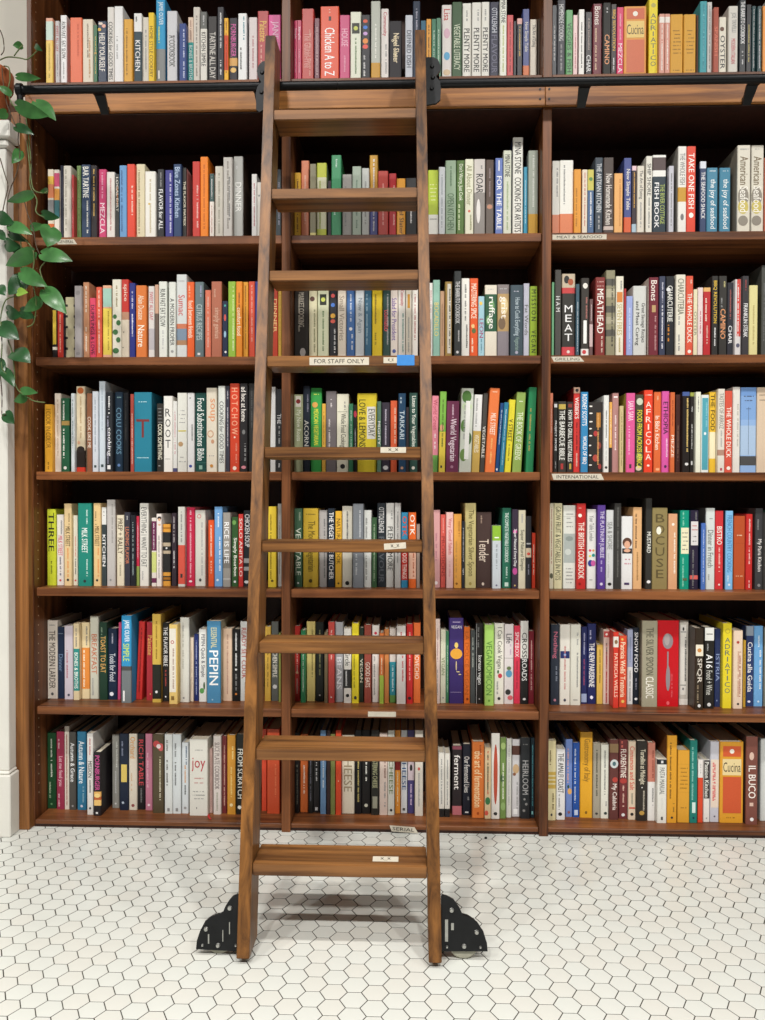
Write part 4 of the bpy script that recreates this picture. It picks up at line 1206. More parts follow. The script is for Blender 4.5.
640 750 105 a09a84^6a6450 _678 ; THE SILVER SPOON@5a5848,.08,.63 ; CLASSIC@f0ece0,.65,.9
@5 650 605 6.652
47 193 103 c3141f _676 ; *8f8488,.48,.24,.24,.36 ; *a89c9c,.44,.22,.12,.28 ; +8f8488,.45,.52,.36,.6 ; *8f8488,.5,.67,.1,.6 ; ~d85058,.62,.88 ; *e06068,.5,.96,.07,.09
195 258 103 cfcac0 _665 ; +eeeae2,.12,.72,.05,.88 ; ~444,.2,.72 ; *333,.42,.1,.1,.2 ; +8a8a88,.12,.72,.13,.14 ; +8a8a88,.12,.72,.76,.77 ; *555,.42,.81,.08,.15 ; #eeeae2,.93,1
298 356 155 33291f^3a3028 _698 ; SPQR@d8d0c4,.37,.67 ; +e8e0cc,0,1,.2,.34 ; *c88848,.5,.27,.25,.25 ; ~998870,.7,.9 ; *ddd,.5,.95,.18,.2
360 428 150 24221f _690 ; +e4e4de,0,1,0,.16 ; +2a2826,.2,.8,.075,.085 ; A16@f8f8f8,.33,.5 ; Food + Wine@c8c8c0,.53,.83 ; ~999,.2,.28 ; *ddd,.5,.95,.18,.18
430 475 160 2a3660 _678 ; ISTRIA@8a9cc8,.32,.67 ; *8a9cc8,.4,.92,.1,.15
479 545 122 e3d02f _688 ; ADRIATICO@5a6a6a,.16,.83,s ; *b8a838,.5,.09,.28,.28 ; *e3d02f,.5,.09,.2,.2
556 618 170 e4cdb6 _690 ; ~b07a68,.27,.85 ; ~c89a80,.25,.85 ; *b04030,.45,.15,.15,.15 ; *333,.5,.94,.12,.12
620 637 235 c8a038 _680 ; ~7a5a18
640 690 140 2a3a68 _675 ; #8f9aa8,0,.12 ; Cucina alla Guida@f4f4f4,.2,.82 ; *eef,.4,.94,.2,.15
692 752 140 6fa8da _675 ; ~d8e8f4,.12,.25 ; ~e8f0f8,.3,.78 ; *d0e4f4,.5,.94,.12,.12
757 785 150 7a7a70
@6 30 710 6.375
100 165 145 1f4a2c _628 ; ~d8e0d0,.08,.58 ; ~a8c0a0,.65,.85 ; *6a9a6a,.5,.94,.12,.12
168 218 137 8f2f48 _634 ; ~d8a8b0,.08,.22 ; Let me feed you@e0b0bc,.32,.7 ; ~d8a0b0,.8,.95
220 249 103 cfc6ba _634 ; ~a05a50,.1,.95 ; ~98685a,.1,.95
251 292 140 4a4844 _637 ; Autumn & Grace@f0f0f0,.14,.64 ; *999,.5,.95,.15,.15
300 358 138 2f7294 _638 ; Autumn & Nature@e8f0f4,.12,.66 ; ~90b8c8,.7,.9 ; *ccd,.5,.95,.14,.14
363 402 150 d3d0cc _668 ; MISSION@333333,.34,.54 ; ~333,.56,.72 ; ~c07070,.06,.26 ; *333,.5,.92,.18,.18
405 452 270 231f22 _675 ; PORNBURGER@c85090,.05,.6 ; #d8a860,.62,.7 ; #b05830,.7,.75 ; #e0b870,.75,.84 ; *e8c880,.5,.68,.4,.3 ; +ddd,.3,.6,.94,.97
523 568 155 8f8e88 _622 ; ~d0d0c8,.1,.45 ; ~bbb,.5,.8 ; *ccc,.5,.94,.14,.14
570 626 152 1a2436 _640 ; +d0b860,.2,.85,.4,.63 ; ~8890a8,.08,.28 ; *aab8c8,.4,.9,.14,.14
630 682 152 d0c8b8 _638 ; Orchard@d09048,.04,.32 ; ~c8a888,.5,.75 ; *8a4a4a,.5,.94,.2,.18
685 732 150 1f1c1e _636 ; RICH TABLE@c04048,.08,.68 ; ~777,.72,.9
735 780 152 c07a90 _640 ; ~e0b0c0,.25,.7 ; *f0d8e0,.5,.93,.18,.18
@6 140 710 6.12
77 145 150 554a36 _632 ; *c04848,.35,.12,.3,.3 ; *c85a5a,.75,.16,.25,.35 ; *e8d8d8,.55,.15,.2,.2 ; ~d8d0b8,.28,.85 ; ~b0a888,.28,.6
150 198 150 d8dcda _635 ; ~555,.07,.2 ; ~555,.32,.63 ; +888,.35,.65,.93,.97
200 251 150 d2d8da^8a8880 _635 ; ~555,.08,.28 ; ~555,.35,.63 ; +888,.35,.65,.93,.97
256 297 200 d0d6da _634 ; ~2a4a6a,.05,.3 ; ~d09050,.32,.56 ; ~333,.6,.73 ; *999,.5,.92,.2,.2
302 414 180 d9d7ce^c8c4b8 _647 ; joy@b02a38,.24,.42,h ; ~888,.1,.18,h ; ~c07a78,.48,.6,h ; ~888,.66,.8,h ; *444,.4,.9,.02,.06
426 444 235 c8a8a0 _630 ; ~8a5a50,.1,.9
448 497 160 cfc6c0 _640 ; SLICE PLATE COOKBOOK@6a5a5a,.08,.68 ; ~998,.72,.95
500 531 160 6a2a2c _632 ; ~c8a090,.12,.9
533 584 155 c88e34 _640 ; ~f0d890,.14,.3 ; ~e8c878,.4,.78 ; *f0dca8,.5,.88,.2,.2
588 640 150 1f2220 _640 ; FROM SCRATCH@d8d8d0,.18,.8 ; *e8e8e0,.4,.91,.22,.22
@6 240 715 3.923
85 104 55 d04a30
106 156 55 c8502f ; ~d87850,.4,.8
205 233 70 221f1f ; ~8a8a7a,.4,.9
236 267 75 cf6a34 ; ~f4e0d0,.4,.75
268 286 80 20201f ; ~778
287 313 80 252324 ; ~ddd,.35,.6 ; +ccc,.3,.7,.93,.97
315 338 60 6f94bc ; ~e8f0f4,.3,.7
340 354 60 3a2a2c
355 373 75 7a8048
375 397 60 d24a2c ; *f4d0b0,.5,.6,.1,.1
398 449 78 dcd3bf ; CHEESE@9a8a70,.2,.72
451 477 60 18191c ; ~c8b870,.35,.85
478 512 60 1a1818 ; ~f0f0e8,.35,.6 ; *ccb,.5,.9,.2,.2
514 545 60 2a2a26 ; MASTERING CHEESE@b8b890,.3,.68 ; +998,.2,.8,.78,.92
547 579 70 d6c3b8 ; ~805a50,.35,.55 ; ~888,.6,.9
580 606 60 cfcfc6 ; CHEESE@6a7a50,.35,.75 ; *222,.5,.94,.2,.2
608 629 60 df9238 ; #7a1c1c,.35,.48 ; ~f4e0b8,.5,.9
631 656 60 d8dce0 ; CHEESE@2f4f80,.3,.72 ; +555,.3,.7,.94,.97
658 684 60 4a4478 ; #d8c8d0,.3,.6 ; ~e0c8e8,.65,.9 ; *222,.5,.45,.2,.5
686 718 60 d9d2c6 ; *c85a50,.5,.45,.15,.2 ; ~999,.5,.9
@6 425 715 6.12
83 119 230 e2dfd6 _625 ; #222222,.87,1 ; ~999,.1,.8
121 153 235 e2dfd6 _625 ; #222222,.87,1 ; ~999,.1,.8
167 225 190 2b2326 _612 ; ferment@f4f0ec,.13,.63 ; #c07078,.87,1 ; #8a4a58,0,.05
230 282 180 1a1d2a _613 ; Our Fermented Lives@e8e4e0,.17,.68 ; ~999,.74,.78 ; +ddd,.3,.7,.95,.97
288 362 165 dd7a38^c06a30 _630 ; the art of fermentation@f8e0b0,.12,.86 ; ~a84a18,.04,.3 ; *a84a18,.5,.94,.1,.12
365 404 200 e0c8a0 _635 ; ~c84a30,.05,.65 ; *3a7a4a,.5,.75,.4,.6 ; *d85a4a,.3,.92,.3,.4 ; ~3a6a50,.1,.6
406 458 112 e2dfd8^8a8880 _636 ; *b84a34,.5,.48,.24,3.6 ; *333,.5,.94,.22,.2
460 496 140 6f8a4a _634 ; *a8c078,.5,.1,.4,.6 ; *3a5a30,.4,.5,.35,.7 ; *8aa868,.5,.85,.4,.7 ; ~f0f4e0,.3,.75
498 530 145 cfcfc8 _628 ; ~aaa,.08,.85
532 582 150 d0ced0 _622 ; #5a3a30,.08,.2 ; *c8a880,.5,.38,.4,.6 ; *8a5a40,.3,.45,.2,.2 ; ~999,.55,.9 ; +f0f0f0,.2,.7,.9,.97
584 644 140 26292c _635 ; HEIRLOOM@a8a8a8,.28,.7 ; *8a8a88,.4,.76,.12,.12 ; *8a8a88,.6,.82,.14,.14 ; *8a8a88,.35,.9,.14,.14 ; ~888,.06,.1,h
646 672 140 1f3038 _628 ; ~5aa8b0,.08,.85 ; +8ac8c8,.3,.7,.92,.96
@6 540 715 6.375
47 102 165 ddd2a4 _672 ; #c8a850,.39,.43 ; #c8a850,.45,.48 ; #c8a850,.5,.53 ; #c8a850,.55,.6 ; ~6a5a30,.12,.3 ; ~6a5a30,.66,.85 ; *444,.5,.93,.12,.15
104 161 218 e3e3e3 _668 ; THE AMALFI COAST@2a2a2a,.06,.62 ; ~888,.64,.85 ; *222,.45,.92,.22,.2
163 207 155 6f88c4 _650 ; *e0a860,.6,.67,.3,.45 ; *2a4a3a,.4,.61,.15,.25 ; ~e0a890,.12,.55 ; *8a5a60,.5,.94,.2,.2
209 253 178 2350a0 _653 ; ~d0dcf0,.08,.8 ; +c8d8f0,.25,.75,.9,.97
255 335 108 e0a62c^b88420 _655 ; Gastronomy of Italy@8a6420,.08,.58 ; *8a6420,.5,.94,.1,.12
338 385 180 a09a8a _658 ; ~4a4a40,.07,.7 ; *333,.5,.94,.18,.16
388 440 190 dcdcd0 _660 ; ~777,.06,.68 ; ~999,.75,.85 ; *2a3a3a,.6,.93,.2,.18
443 501 158 5f3430 _668 ; #8a7050,.05,.16 ; *c8d0d0,.5,.3,.45,.5 ; *4a6a70,.5,.3,.2,.25 ; *b04038,.6,.5,.3,.3 ; My Calabria@f0e4dc,.55,.88
503 560 158 6a2f30 _662 ; ~d87060,.02,.1 ; FLORENTINE@f4e8dc,.12,.48 ; *a83a34,.5,.52,.4,.3 ; ~e0b8a8,.58,.85 ; *ddd,.5,.95,.2,.18
563 612 170 d9c6ae _668 ; Cinnamon and Salt@c8402f,.06,.62 ; +c85040,.1,.9,.84,.86 ; *222,.5,.93,.22,.2 ; ~887,.66,.8
617 683 168 2f2a26 _676 ; Tortellini at Midnight@e0d8c0,.1,.54 ; ~b8b0a0,.62,.86 ; *b8944a,.5,.9,.25,.22 ; *eee,.5,.58,.06,.06
687 738 178 c07a68 _674 ; #e2e0dc,.5,1 ; ~904838,.08,.45 ; ~888,.58,.8
@6 650 715 6.652
45 112 295 e0e0d8 _720 ; #24262a,0,.08 ; +d8d8d8,.38,.62,.02,.06 ; PASTA MANUAL@777777,.13,.55 ; +999,.49,.51,.6,.78 ; +444,.4,.6,.9,.95
114 180 138 d89b2c^7a4a24 _718 ; ~6a4818,.08,.72 ; ~8a6420,.76,.86 ; *333,.5,.94,.12,.12
184 264 235 d69c34 _716 ; ~8a6018,.22,.55,h ; ~8a6018,.76,.83,h ; #b07c24,.19,.193 ; #b07c24,.58,.583
266 316 170 1f7a70 _718 ; ~8fc8bc,.08,.72 ; +d0e8e0,.3,.75,.75,.88 ; *114,.5,.94,.12,.12
319 353 300 e2dcd8 _716 ; #d2492c,.28,1 ; ~aaa,.05,.22 ; #b83a20,.6,.605
356 398 300 e0ddd8 _712 ; +3a3434,0,1,0,.62 ; Passion Kitchen@f0f0e8,.03,.6 ; *999,.5,.94,.12,.12
401 460 178 c3c3cc _712 ; +e0d0c0,.02,.98,.22,.82 ; ~d04850,.26,.74 ; ~d04850,.26,.74 ; *556,.5,.93,.1,.1
466 622 180 d99b30 _718 ; +cf5a30,.12,.88,.05,.18 ; *f0ece0,.5,.115,.1,.1 ; +e4cf9a,.1,.9,.21,.41 ; Cucina@3a2a20,.25,.37,h ; +c9562f,.12,.9,.43,.88 ; ~7a5018,.92,.95,h
640 718 145 7a4a40^3a2a28 _730 ; IL BUCO@f4ece4,.33,.7 ; *d8b8a8,.45,.22,.2,.35 ; +d8b8a8,.3,.62,.75,.79 ; *eee,.5,.94,.16,.16
735 785 155 d3d6d4 _704
'''

# ------------------------------------------------------------------ books: parse
def parse_books():
    out = []
    row = ox = oy = sc = None
    for ln in BOOKS.strip().splitlines():
        if ln.startswith('@'):
            a = ln[1:].split()
            row, ox, oy, sc = int(a[0]), float(a[1]), float(a[2]), float(a[3])
            continue
        head, *items = [t.strip() for t in ln.split(' ; ')]
        h = head.split()
        col, _, side = h[3].partition('^')
        b = dict(row=row, col=col, side=side or col, lean=0.0, base=None, items=items)
        for t in h[4:]:
            if t[0] == '/':
                b['lean'] = float(t[1:]) / sc
            else:
                b['base'] = oy + float(t[1:]) / sc
        b['px'] = (ox + float(h[0]) / sc, ox + float(h[1]) / sc)
        b['py'] = oy + float(h[2]) / sc
        out.append(b)
    return out


books = parse_books()
rnd = random.Random(11)
BASE_REC = [0.058, 0.060, 0.060, 0.062, 0.066, 0.088, 0.088]
for b in books:
    zs = SHELF_Z[b['row']]
    if b['base'] is not None:
        p = on_z((b['px'][0] + b['px'][1]) / 2, b['base'], zs)
        b['y'] = min(max(p.y, 0.006), 0.105)
    else:
        b['y'] = BASE_REC[b['row']] + rnd.uniform(-0.012, 0.012)
    ym = 0.5 * (b['py'] + (b['base'] or b['py'] + 78))
    pa_, pb_ = on_y(b['px'][0], ym, b['y']), on_y(b['px'][1], ym, b['y'])
    b['x0'], b['x1'] = pa_.x, pb_.x
    zt = on_y((b['px'][0] + b['px'][1]) / 2, b['py'], b['y']).z
    b['h'] = max(0.12, zt - zs - 0.0005)
    # what the shelf's front edge hides of the foot of the spine, seen from below
    b['vis'] = 1 - max(0.0, (zs - CAM_H) * b['y'] / CAM_D) / b['h']
    b['shift'] = b['lean'] * (b['y'] + CAM_D) / FPX
    b['bay'] = 0 if pb_.x < X_D1 + 0.01 else (1 if pb_.x < X_D2 + 0.01 else 2)
    b['extra'] = False
# books further along the right-hand bay, past what the frame shows
pal = ['d8d2c6', '2f3a4c', 'b5474a', 'e0a83c', '4f8068', '3a3a38', 'dcd7c8', '4a86a2', '6f2330', 'c8b888', 'e8e6de', '7a4a40']
for row in range(7):
    xs_ = max(b['x1'] for b in books if b['row'] == row)
    while xs_ < X_R - 0.05:
        w = rnd.uniform(0.018, 0.034)
        c = rnd.choice(pal)
        books.append(dict(row=row, col=c, side=c, lean=0, base=None, items=['~888,.2,.8'], y=BASE_REC[row] + rnd.uniform(-.01, .01),
                          x0=xs_ + 0.0006, x1=xs_ + w, h=rnd.uniform(0.215, 0.275), shift=0.0, vis=1.0, bay=2, extra=True, px=(770, 780), py=0))
        xs_ += w + 0.0006
# keep every book clear of its neighbours and of the uprights
for row in range(7):
    for bay, (xa, xb) in enumerate(bays):
        L = sorted([b for b in books if b['row'] == row and b['bay'] == bay], key=lambda b: b['x0'] + b['x1'])
        for i, b in enumerate(L):
            lo = xa + 0.0006 if i == 0 else L[i - 1]['x1'] + 0.0004
            if i and b['x0'] < lo:
                m = 0.5 * (b['x0'] + L[i - 1]['x1'])
                L[i - 1]['x1'] = m - 0.0002
                b['x0'] = m + 0.0002
            elif i == 0:
                b['x0'] = max(b['x0'], lo)
            b['nth'] = i + 1
        lim = xb - 0.0008 - max(L[-1]['shift'], 0) - 0.0006
        if L[-1]['x1'] > lim:
            L[-1]['x1'] = lim
        for i, b in enumerate(L):
            b['last'] = len(L)
            hmax = (SHELF_Z[row - 1] - (ST if row else 0) if row else Z_TOP) - SHELF_Z[row] - 0.006
            b['h'] = min(b['h'], hmax)

# ------------------------------------------------------------------ lettering shapes
strings = set()
for b in books:
    for it in b['items']:
        if it[0] not in '#~*+' and '@' in it:
            t, spec = it.rsplit('@', 1)
            if spec.split(',')[-1] == 's':
                strings.update(t)
            else:
                strings.add(t)
NOTES = ['GENERAL', 'MEAT & SEAFOOD', 'GRILLING', 'INTERNATIONAL', 'SERIAL', 'FOR STAFF ONLY', 'x_x', 'BEANS']
strings.update(NOTES)
tobs = {}
for t in sorted(strings):
    cu = bpy.data.curves.new('lettering', 'FONT')
    cu.body = t
    cu.size = 1.0
    cu.resolution_u = 2
    cu.offset = 0.0
    o = bpy.data.objects.new('lettering', cu)
    C.objects.link(o)
    tobs[t] = o
bpy.context.view_layer.update()
dg = bpy.context.evaluated_depsgraph_get()
GLYPH = {}
for t, o in tobs.items():
    me = bpy.data.meshes.new_from_object(o.evaluated_get(dg))
    vs = [(v.co.x, v.co.y) for v in me.vertices]
    fs = [tuple(p.vertices) for p in me.polygons]
    bpy.data.meshes.remove(me)
    if not vs:
        continue
    xa, xb = min(v[0] for v in vs), max(v[0] for v in vs)
    ya, yb = min(v[1] for v in vs), max(v[1] for v in vs)
    GLYPH[t] = ([(x - (xa + xb) / 2, y - (ya + yb) / 2) for x, y in vs], fs, max(xb - xa, 1e-3), max(yb - ya, 1e-3))
for o in tobs.values():
    cu = o.data
    bpy.data.objects.remove(o, do_unlink=True)
    bpy.data.curves.remove(cu)


class Flat:
    """Flat print collected as polygons in spine coordinates (x across, z up), each with a colour."""

    def __init__(self):
        self.v, self.f, self.c = [], [], []
        self.layer = 0

    def poly(self, pts, col):
        n = len(self.v)
        y = -0.00025 - 0.00006 * self.layer
        self.v += [(x, y, z) for x, z in pts]
        self.f.append(tuple(range(n, n + len(pts))))
        self.c.append(col)

    def glyph(self, key, fx, col):
        vs, fs, w, h = GLYPH[key]
        n = len(self.v)
        y = -0.00025 - 0.00006 * self.layer
        for x, yy in vs:
            a, bb = fx(x, yy)
            self.v.append((a, y, bb))
        for f in fs:
            self.f.append(tuple(n + i for i in f))
            self.c.append(col)


def flat_mesh(name, fl, mat):
    me = bpy.data.meshes.new(name)
    me.from_pydata(fl.v, [], fl.f)
    at = me.color_attributes.new('Col', 'FLOAT_COLOR', 'CORNER')
    k = 0
    for p, c in zip(me.polygons, fl.c):
        for li in p.loop_indices:
            at.data[li].color = c + (1,)
    me.materials.append(mat)
    me.update()
    return me


def build_print(b, w, h):
    """The print on a spine: each title, the pictures and patches, the small print."""
    titles, art, small = [], Flat(), Flat()
    vis = b['vis']
    rr = random.Random(int(b['x0'] * 1e5) + b['row'])
    for it in b['items']:
        k = it[0]
        if k == '#':
            continue
        layer = len(titles) + art.layer + small.layer + 1
        if k in '+*':
            fl = art
        elif k == '~':
            fl = small
        else:
            fl = Flat()
            titles.append(fl)
        fl.layer = layer
        if k == '+':
            a = it[1:].split(',')
            x0, x1, f0, f1 = map(float, a[1:5])
            f0, f1 = f0 * vis, f1 * vis
            x0 = -w / 2 + w * max(x0, 0.06)
            x1 = -w / 2 + w * min(x1, 0.94)
            fl.poly([(x0, h * (1 - f1)), (x1, h * (1 - f1)), (x1, h * (1 - f0)), (x0, h * (1 - f0))], lin(a[0]))
        elif k == '*':
            a = it[1:].split(',')
            cx, cz, rx, rz = map(float, a[1:5])
            cx = -w / 2 + cx * w
            cz = h * (1 - cz * vis)
            rx *= w
            rz *= w
            pts = []
            for i in range(18):
                t = i * math.pi / 9
                x = cx + rx * math.cos(t)
                z = cz + rz * math.sin(t)
                pts.append((min(max(x, -0.45 * w), 0.45 * w), min(max(z, 0.001), h - 0.001)))
            fl.poly(pts, lin(a[0]))
        elif k == '~':
            a = it[1:].split(',')
            lev = a[-1] == 'h'
            nums = [float(t) for t in a[1:] if t != 'h']
            f0, f1 = nums if len(nums) == 2 else (0.2, 0.85)
            f0, f1 = f0 * vis, f1 * vis
            c = lin(a[0])
            if lev:
                z = h * (1 - f0)
                n = max(1, int((f1 - f0) * h / 0.011))
                for i in range(n):
                    z = h * (1 - f0) - (i + 0.5) * (f1 - f0) * h / n
                    hw_ = w * rr.uniform(0.2, 0.33)
                    x = -hw_
                    while x < hw_:
                        d = rr.uniform(0.0012, 0.0026)
                        if rr.random() > 0.18:
                            fl.poly([(x, z - 0.0016), (x + d, z - 0.0016), (x + d, z + 0.0016), (x, z + 0.0016)], c)
                        x += d + 0.0008
            else:
                ch = min(0.26 * w, 0.0062)
                off = rr.choice((-0.17, 0.0, 0.17)) * w if w > 0.022 else 0.0
                z = h * (1 - f0)
                while z > h * (1 - f1):
                    if rr.random() < 0.14:
                        z -= ch * 0.7
                        continue
                    d = ch * rr.uniform(0.25, 0.6)
                    up = ch * rr.choice((0.36, 0.36, 0.5))
                    fl.poly([(off - ch * 0.36, z - d), (off + up, z - d), (off + up, z), (off - ch * 0.36, z)], c)
                    z -= d + ch * 0.22
        else:
            t, spec = it.rsplit('@', 1)
            a = spec.split(',')
            c = lin(a[0])
            f0, f1 = float(a[1]) * vis, float(a[2]) * vis
            mode = a[3] if len(a) > 3 else 'r'
            off, fit = 0.0, 0.62
            if mode not in 'rhs':
                off, fit, mode = float(mode) * w, 0.34, 'r'
            zc = h * (1 - (f0 + f1) / 2)
            L_ = (f1 - f0) * h
            if mode == 'r':
                _, _, gw, gh = GLYPH[t]
                sx = L_ / gw
                sy = min(fit * w / gh, sx * 1.9)
                sx = min(sx, sy * 1.9)
                for e in (-0.011, 0.011):     # two strokes side by side: the titles are set bold
                    fl.glyph(t, lambda x, y: (off + y * sy, zc - (x + e) * sx), c)
                    fl.layer += 0.3
            elif mode == 'h':
                _, _, gw, gh = GLYPH[t]
                sx = 0.74 * w / gw
                sy = min(L_ / gh, sx * 2.4)
                fl.glyph(t, lambda x, y: (x * sx, zc + y * sy), c)
            else:
                n = len(t)
                for i, g in enumerate(t):
                    if g not in GLYPH:
                        continue
                    _, _, gw, gh = GLYPH[g]
                    zz = h * (1 - f0) - (i + 0.5) * L_ / n
                    sy = 0.76 * L_ / n / gh
                    sx = min(0.58 * w / gw, sy * 1.5)
                    fl.glyph(g, lambda x, y: (x * sx, zz + y * sy), c)
    return titles, art, small


def build_cover(b, w, h, d):
    """Two boards and a softly rounded spine; bands are faces of the spine."""
    cuts = {0.0, 1.0}
    bands = []
    for it in b['items']:
        if it[0] == '#':
            a = it[1:].split(',')
            f0, f1 = float(a[1]) * b['vis'], float(a[2]) * b['vis']
            if float(a[2]) > 0.985:
                f1 = 1.0
            bands.append((f0, f1, lin(a[0])))
            cuts |= {f0, f1}
    cuts = sorted(cuts)
    base, side = lin(b['col']), lin(b['side'])
    t = min(0.0028, w * 0.16)
    rx, ry = min(0.0028, 0.1 * w), min(0.0035, 0.14 * w)
    prof = [(-w / 2, 0.0055), (-w / 2, ry), (-w / 2 + rx * 0.35, ry * 0.35), (-w / 2 + rx, 0.0),
            (w / 2 - rx, 0.0), (w / 2 - rx * 0.35, ry * 0.35), (w / 2, ry), (w / 2, 0.0055)]
    V, F, K = [], [], []
    for f in cuts:
        V += [(x, y, h * (1 - f)) for x, y in prof]
    n = len(prof)
    for i in range(len(cuts) - 1):
        fm = 0.5 * (cuts[i] + cuts[i + 1])
        c = base
        for f0, f1, bc in bands:
            if f0 < fm < f1:
                c = bc
        for j in range(n - 1):
            F.append(((i + 1) * n + j, (i + 1) * n + j + 1, i * n + j + 1, i * n + j))
            K.append(c)
    # inner side of the spine, top and bottom edges of it
    s = len(V)
    V += [(-w / 2 + t, 0.0055, 0), (w / 2 - t, 0.0055, 0), (w / 2 - t, 0.0055, h), (-w / 2 + t, 0.0055, h)]
    last = (len(cuts) - 1) * n
    F.append((s, s + 3, s + 2, s + 1))
    K.append(base)
    F.append((s + 3,) + tuple(range(0, n)) + (s + 2,))
    K.append(base)
    F.append((s, s + 1) + tuple(last + j for j in range(n - 1, -1, -1)))
    K.append(base)
    # boards
    for xa, xb in ((-w / 2, -w / 2 + t), (w / 2 - t, w / 2)):
        s = len(V)
        V += [(xa, 0.0056, 0), (xb, 0.0056, 0), (xb, d, 0), (xa, d, 0), (xa, 0.0056, h), (xb, 0.0056, h), (xb, d, h), (xa, d, h)]
        for f in ((3, 2, 1, 0), (4, 5, 6, 7), (1, 2, 6, 5), (2, 3, 7, 6), (3, 0, 4, 7)):
            F.append(tuple(s + q for q in f))
            K.append(side)
    return V, F, K, t


def cover_mesh(V, F, K, mat):
    me = bpy.data.meshes.new('book_cover')
    me.from_pydata(V, [], F)
    at = me.color_attributes.new('Col', 'FLOAT_COLOR', 'CORNER')
    for p, c in zip(me.polygons, K):
        for li in p.loop_indices:
            at.data[li].color = c + (1,)
    me.materials.append(mat)
    me.update()
    return me


def colour_name(h):
    if len(h) == 3:
        h = ''.join(c * 2 for c in h)
    import colorsys
    r, g, b_ = (int(h[i:i + 2], 16) / 255 for i in (0, 2, 4))
    hu, s, v = colorsys.rgb_to_hsv(r, g, b_)
    hu *= 360
    if s < 0.10:
        return 'white' if v > 0.85 else 'pale grey' if v > 0.7 else 'grey' if v > 0.45 else 'charcoal' if v > 0.2 else 'black'
    if v < 0.19:
        return 'black'
    if s < 0.24 and v > 0.75:
        return 'cream' if 20 < hu < 80 else 'pale pink' if hu < 20 or hu > 320 else 'pale blue' if 170 < hu < 260 else 'pale green' if hu < 170 else 'pale lilac'
    if s < 0.28 and v < 0.3:
        return 'charcoal'
    if s < 0.24:
        return 'taupe' if hu < 70 or hu > 320 else 'sage grey' if hu < 170 else 'blue grey'
    if hu < 14 or hu >= 345:
        return 'pink' if v > 0.8 and s < 0.5 else 'red' if v > 0.6 else 'dark red' if v > 0.38 else 'dark brown'
    if hu < 32:
        return 'orange' if s > 0.6 and v > 0.6 else 'tan' if v > 0.7 else 'brown' if v > 0.35 else 'dark brown'
    if hu < 65:
        return ('yellow' if hu > 38 else 'amber') if s > 0.55 and v > 0.65 else 'straw coloured' if v > 0.7 else 'olive'
    if hu < 95:
        return 'lime green' if v > 0.6 else 'olive green'
    if hu < 165:
        return 'green' if v > 0.45 else 'dark green'
    if hu < 200:
        return 'teal' if v > 0.35 else 'dark teal'
    if hu < 255:
        return 'light blue' if v > 0.72 else 'blue' if v > 0.45 else 'navy blue'
    if hu < 300:
        return 'purple'
    return 'magenta pink' if v > 0.6 else 'plum'


ROWNAME = ['top shelf', 'sixth shelf up', 'fifth shelf up', 'fourth shelf up', 'third shelf up', 'second shelf up', 'bottom shelf']
BAYNAME = ['from pilaster', 'past upright behind ladder', 'past upright clear of ladder']


def ordinal(n):
    if 10 <= n % 100 <= 20:
        return f'{n}th'
    return f"{n}{ {1: 'st', 2: 'nd', 3: 'rd'}.get(n % 10, 'th')}"


def book_look(b, w):
    c = colour_name(b['col'])
    size = 'thick ' if w > 0.034 else 'thin ' if w < 0.015 else ''
    t = None
    for it in b['items']:
        if it[0] not in '#*+~':
            t = 'with ' + colour_name(it.rsplit('@', 1)[1].split(',')[0]) + ' title'
            break
    bands = [it[1:].split(',') for it in b['items'] if it[0] == '#']
    if t is None and bands:
        big = max(bands, key=lambda a: float(a[2]) - float(a[1]))
        n2 = colour_name(big[0])
        if n2 != c:
            t = f'with {n2} band'
    if t is None:
        for it in b['items']:
            if it[0] == '~':
                n2 = colour_name(it[1:].split(',')[0])
                t = f'with small {n2} lettering' if n2 != c else 'with small faint lettering'
                break
    return f"{size}{c} book {t or 'with plain spine'}"


def visible_area(b):
    if b['extra']:
        return 0
    x0, x1 = b['px']
    x0, x1 = max(x0, 0), min(x1, 765)
    a = 0
    x = x0
    while x < x1:
        hid = 0.0
        for sa, sb in ((255, 268), (279, 291), (417, 430)):
            if sa < x < sb:
                hid = 1.0
        if 268 < x < 417 and hid == 0:
            hid = 0.18 if b['row'] != 2 else 0.25
        a += (1 - hid) * 0.5
        x += 0.5
    return a * b['h']


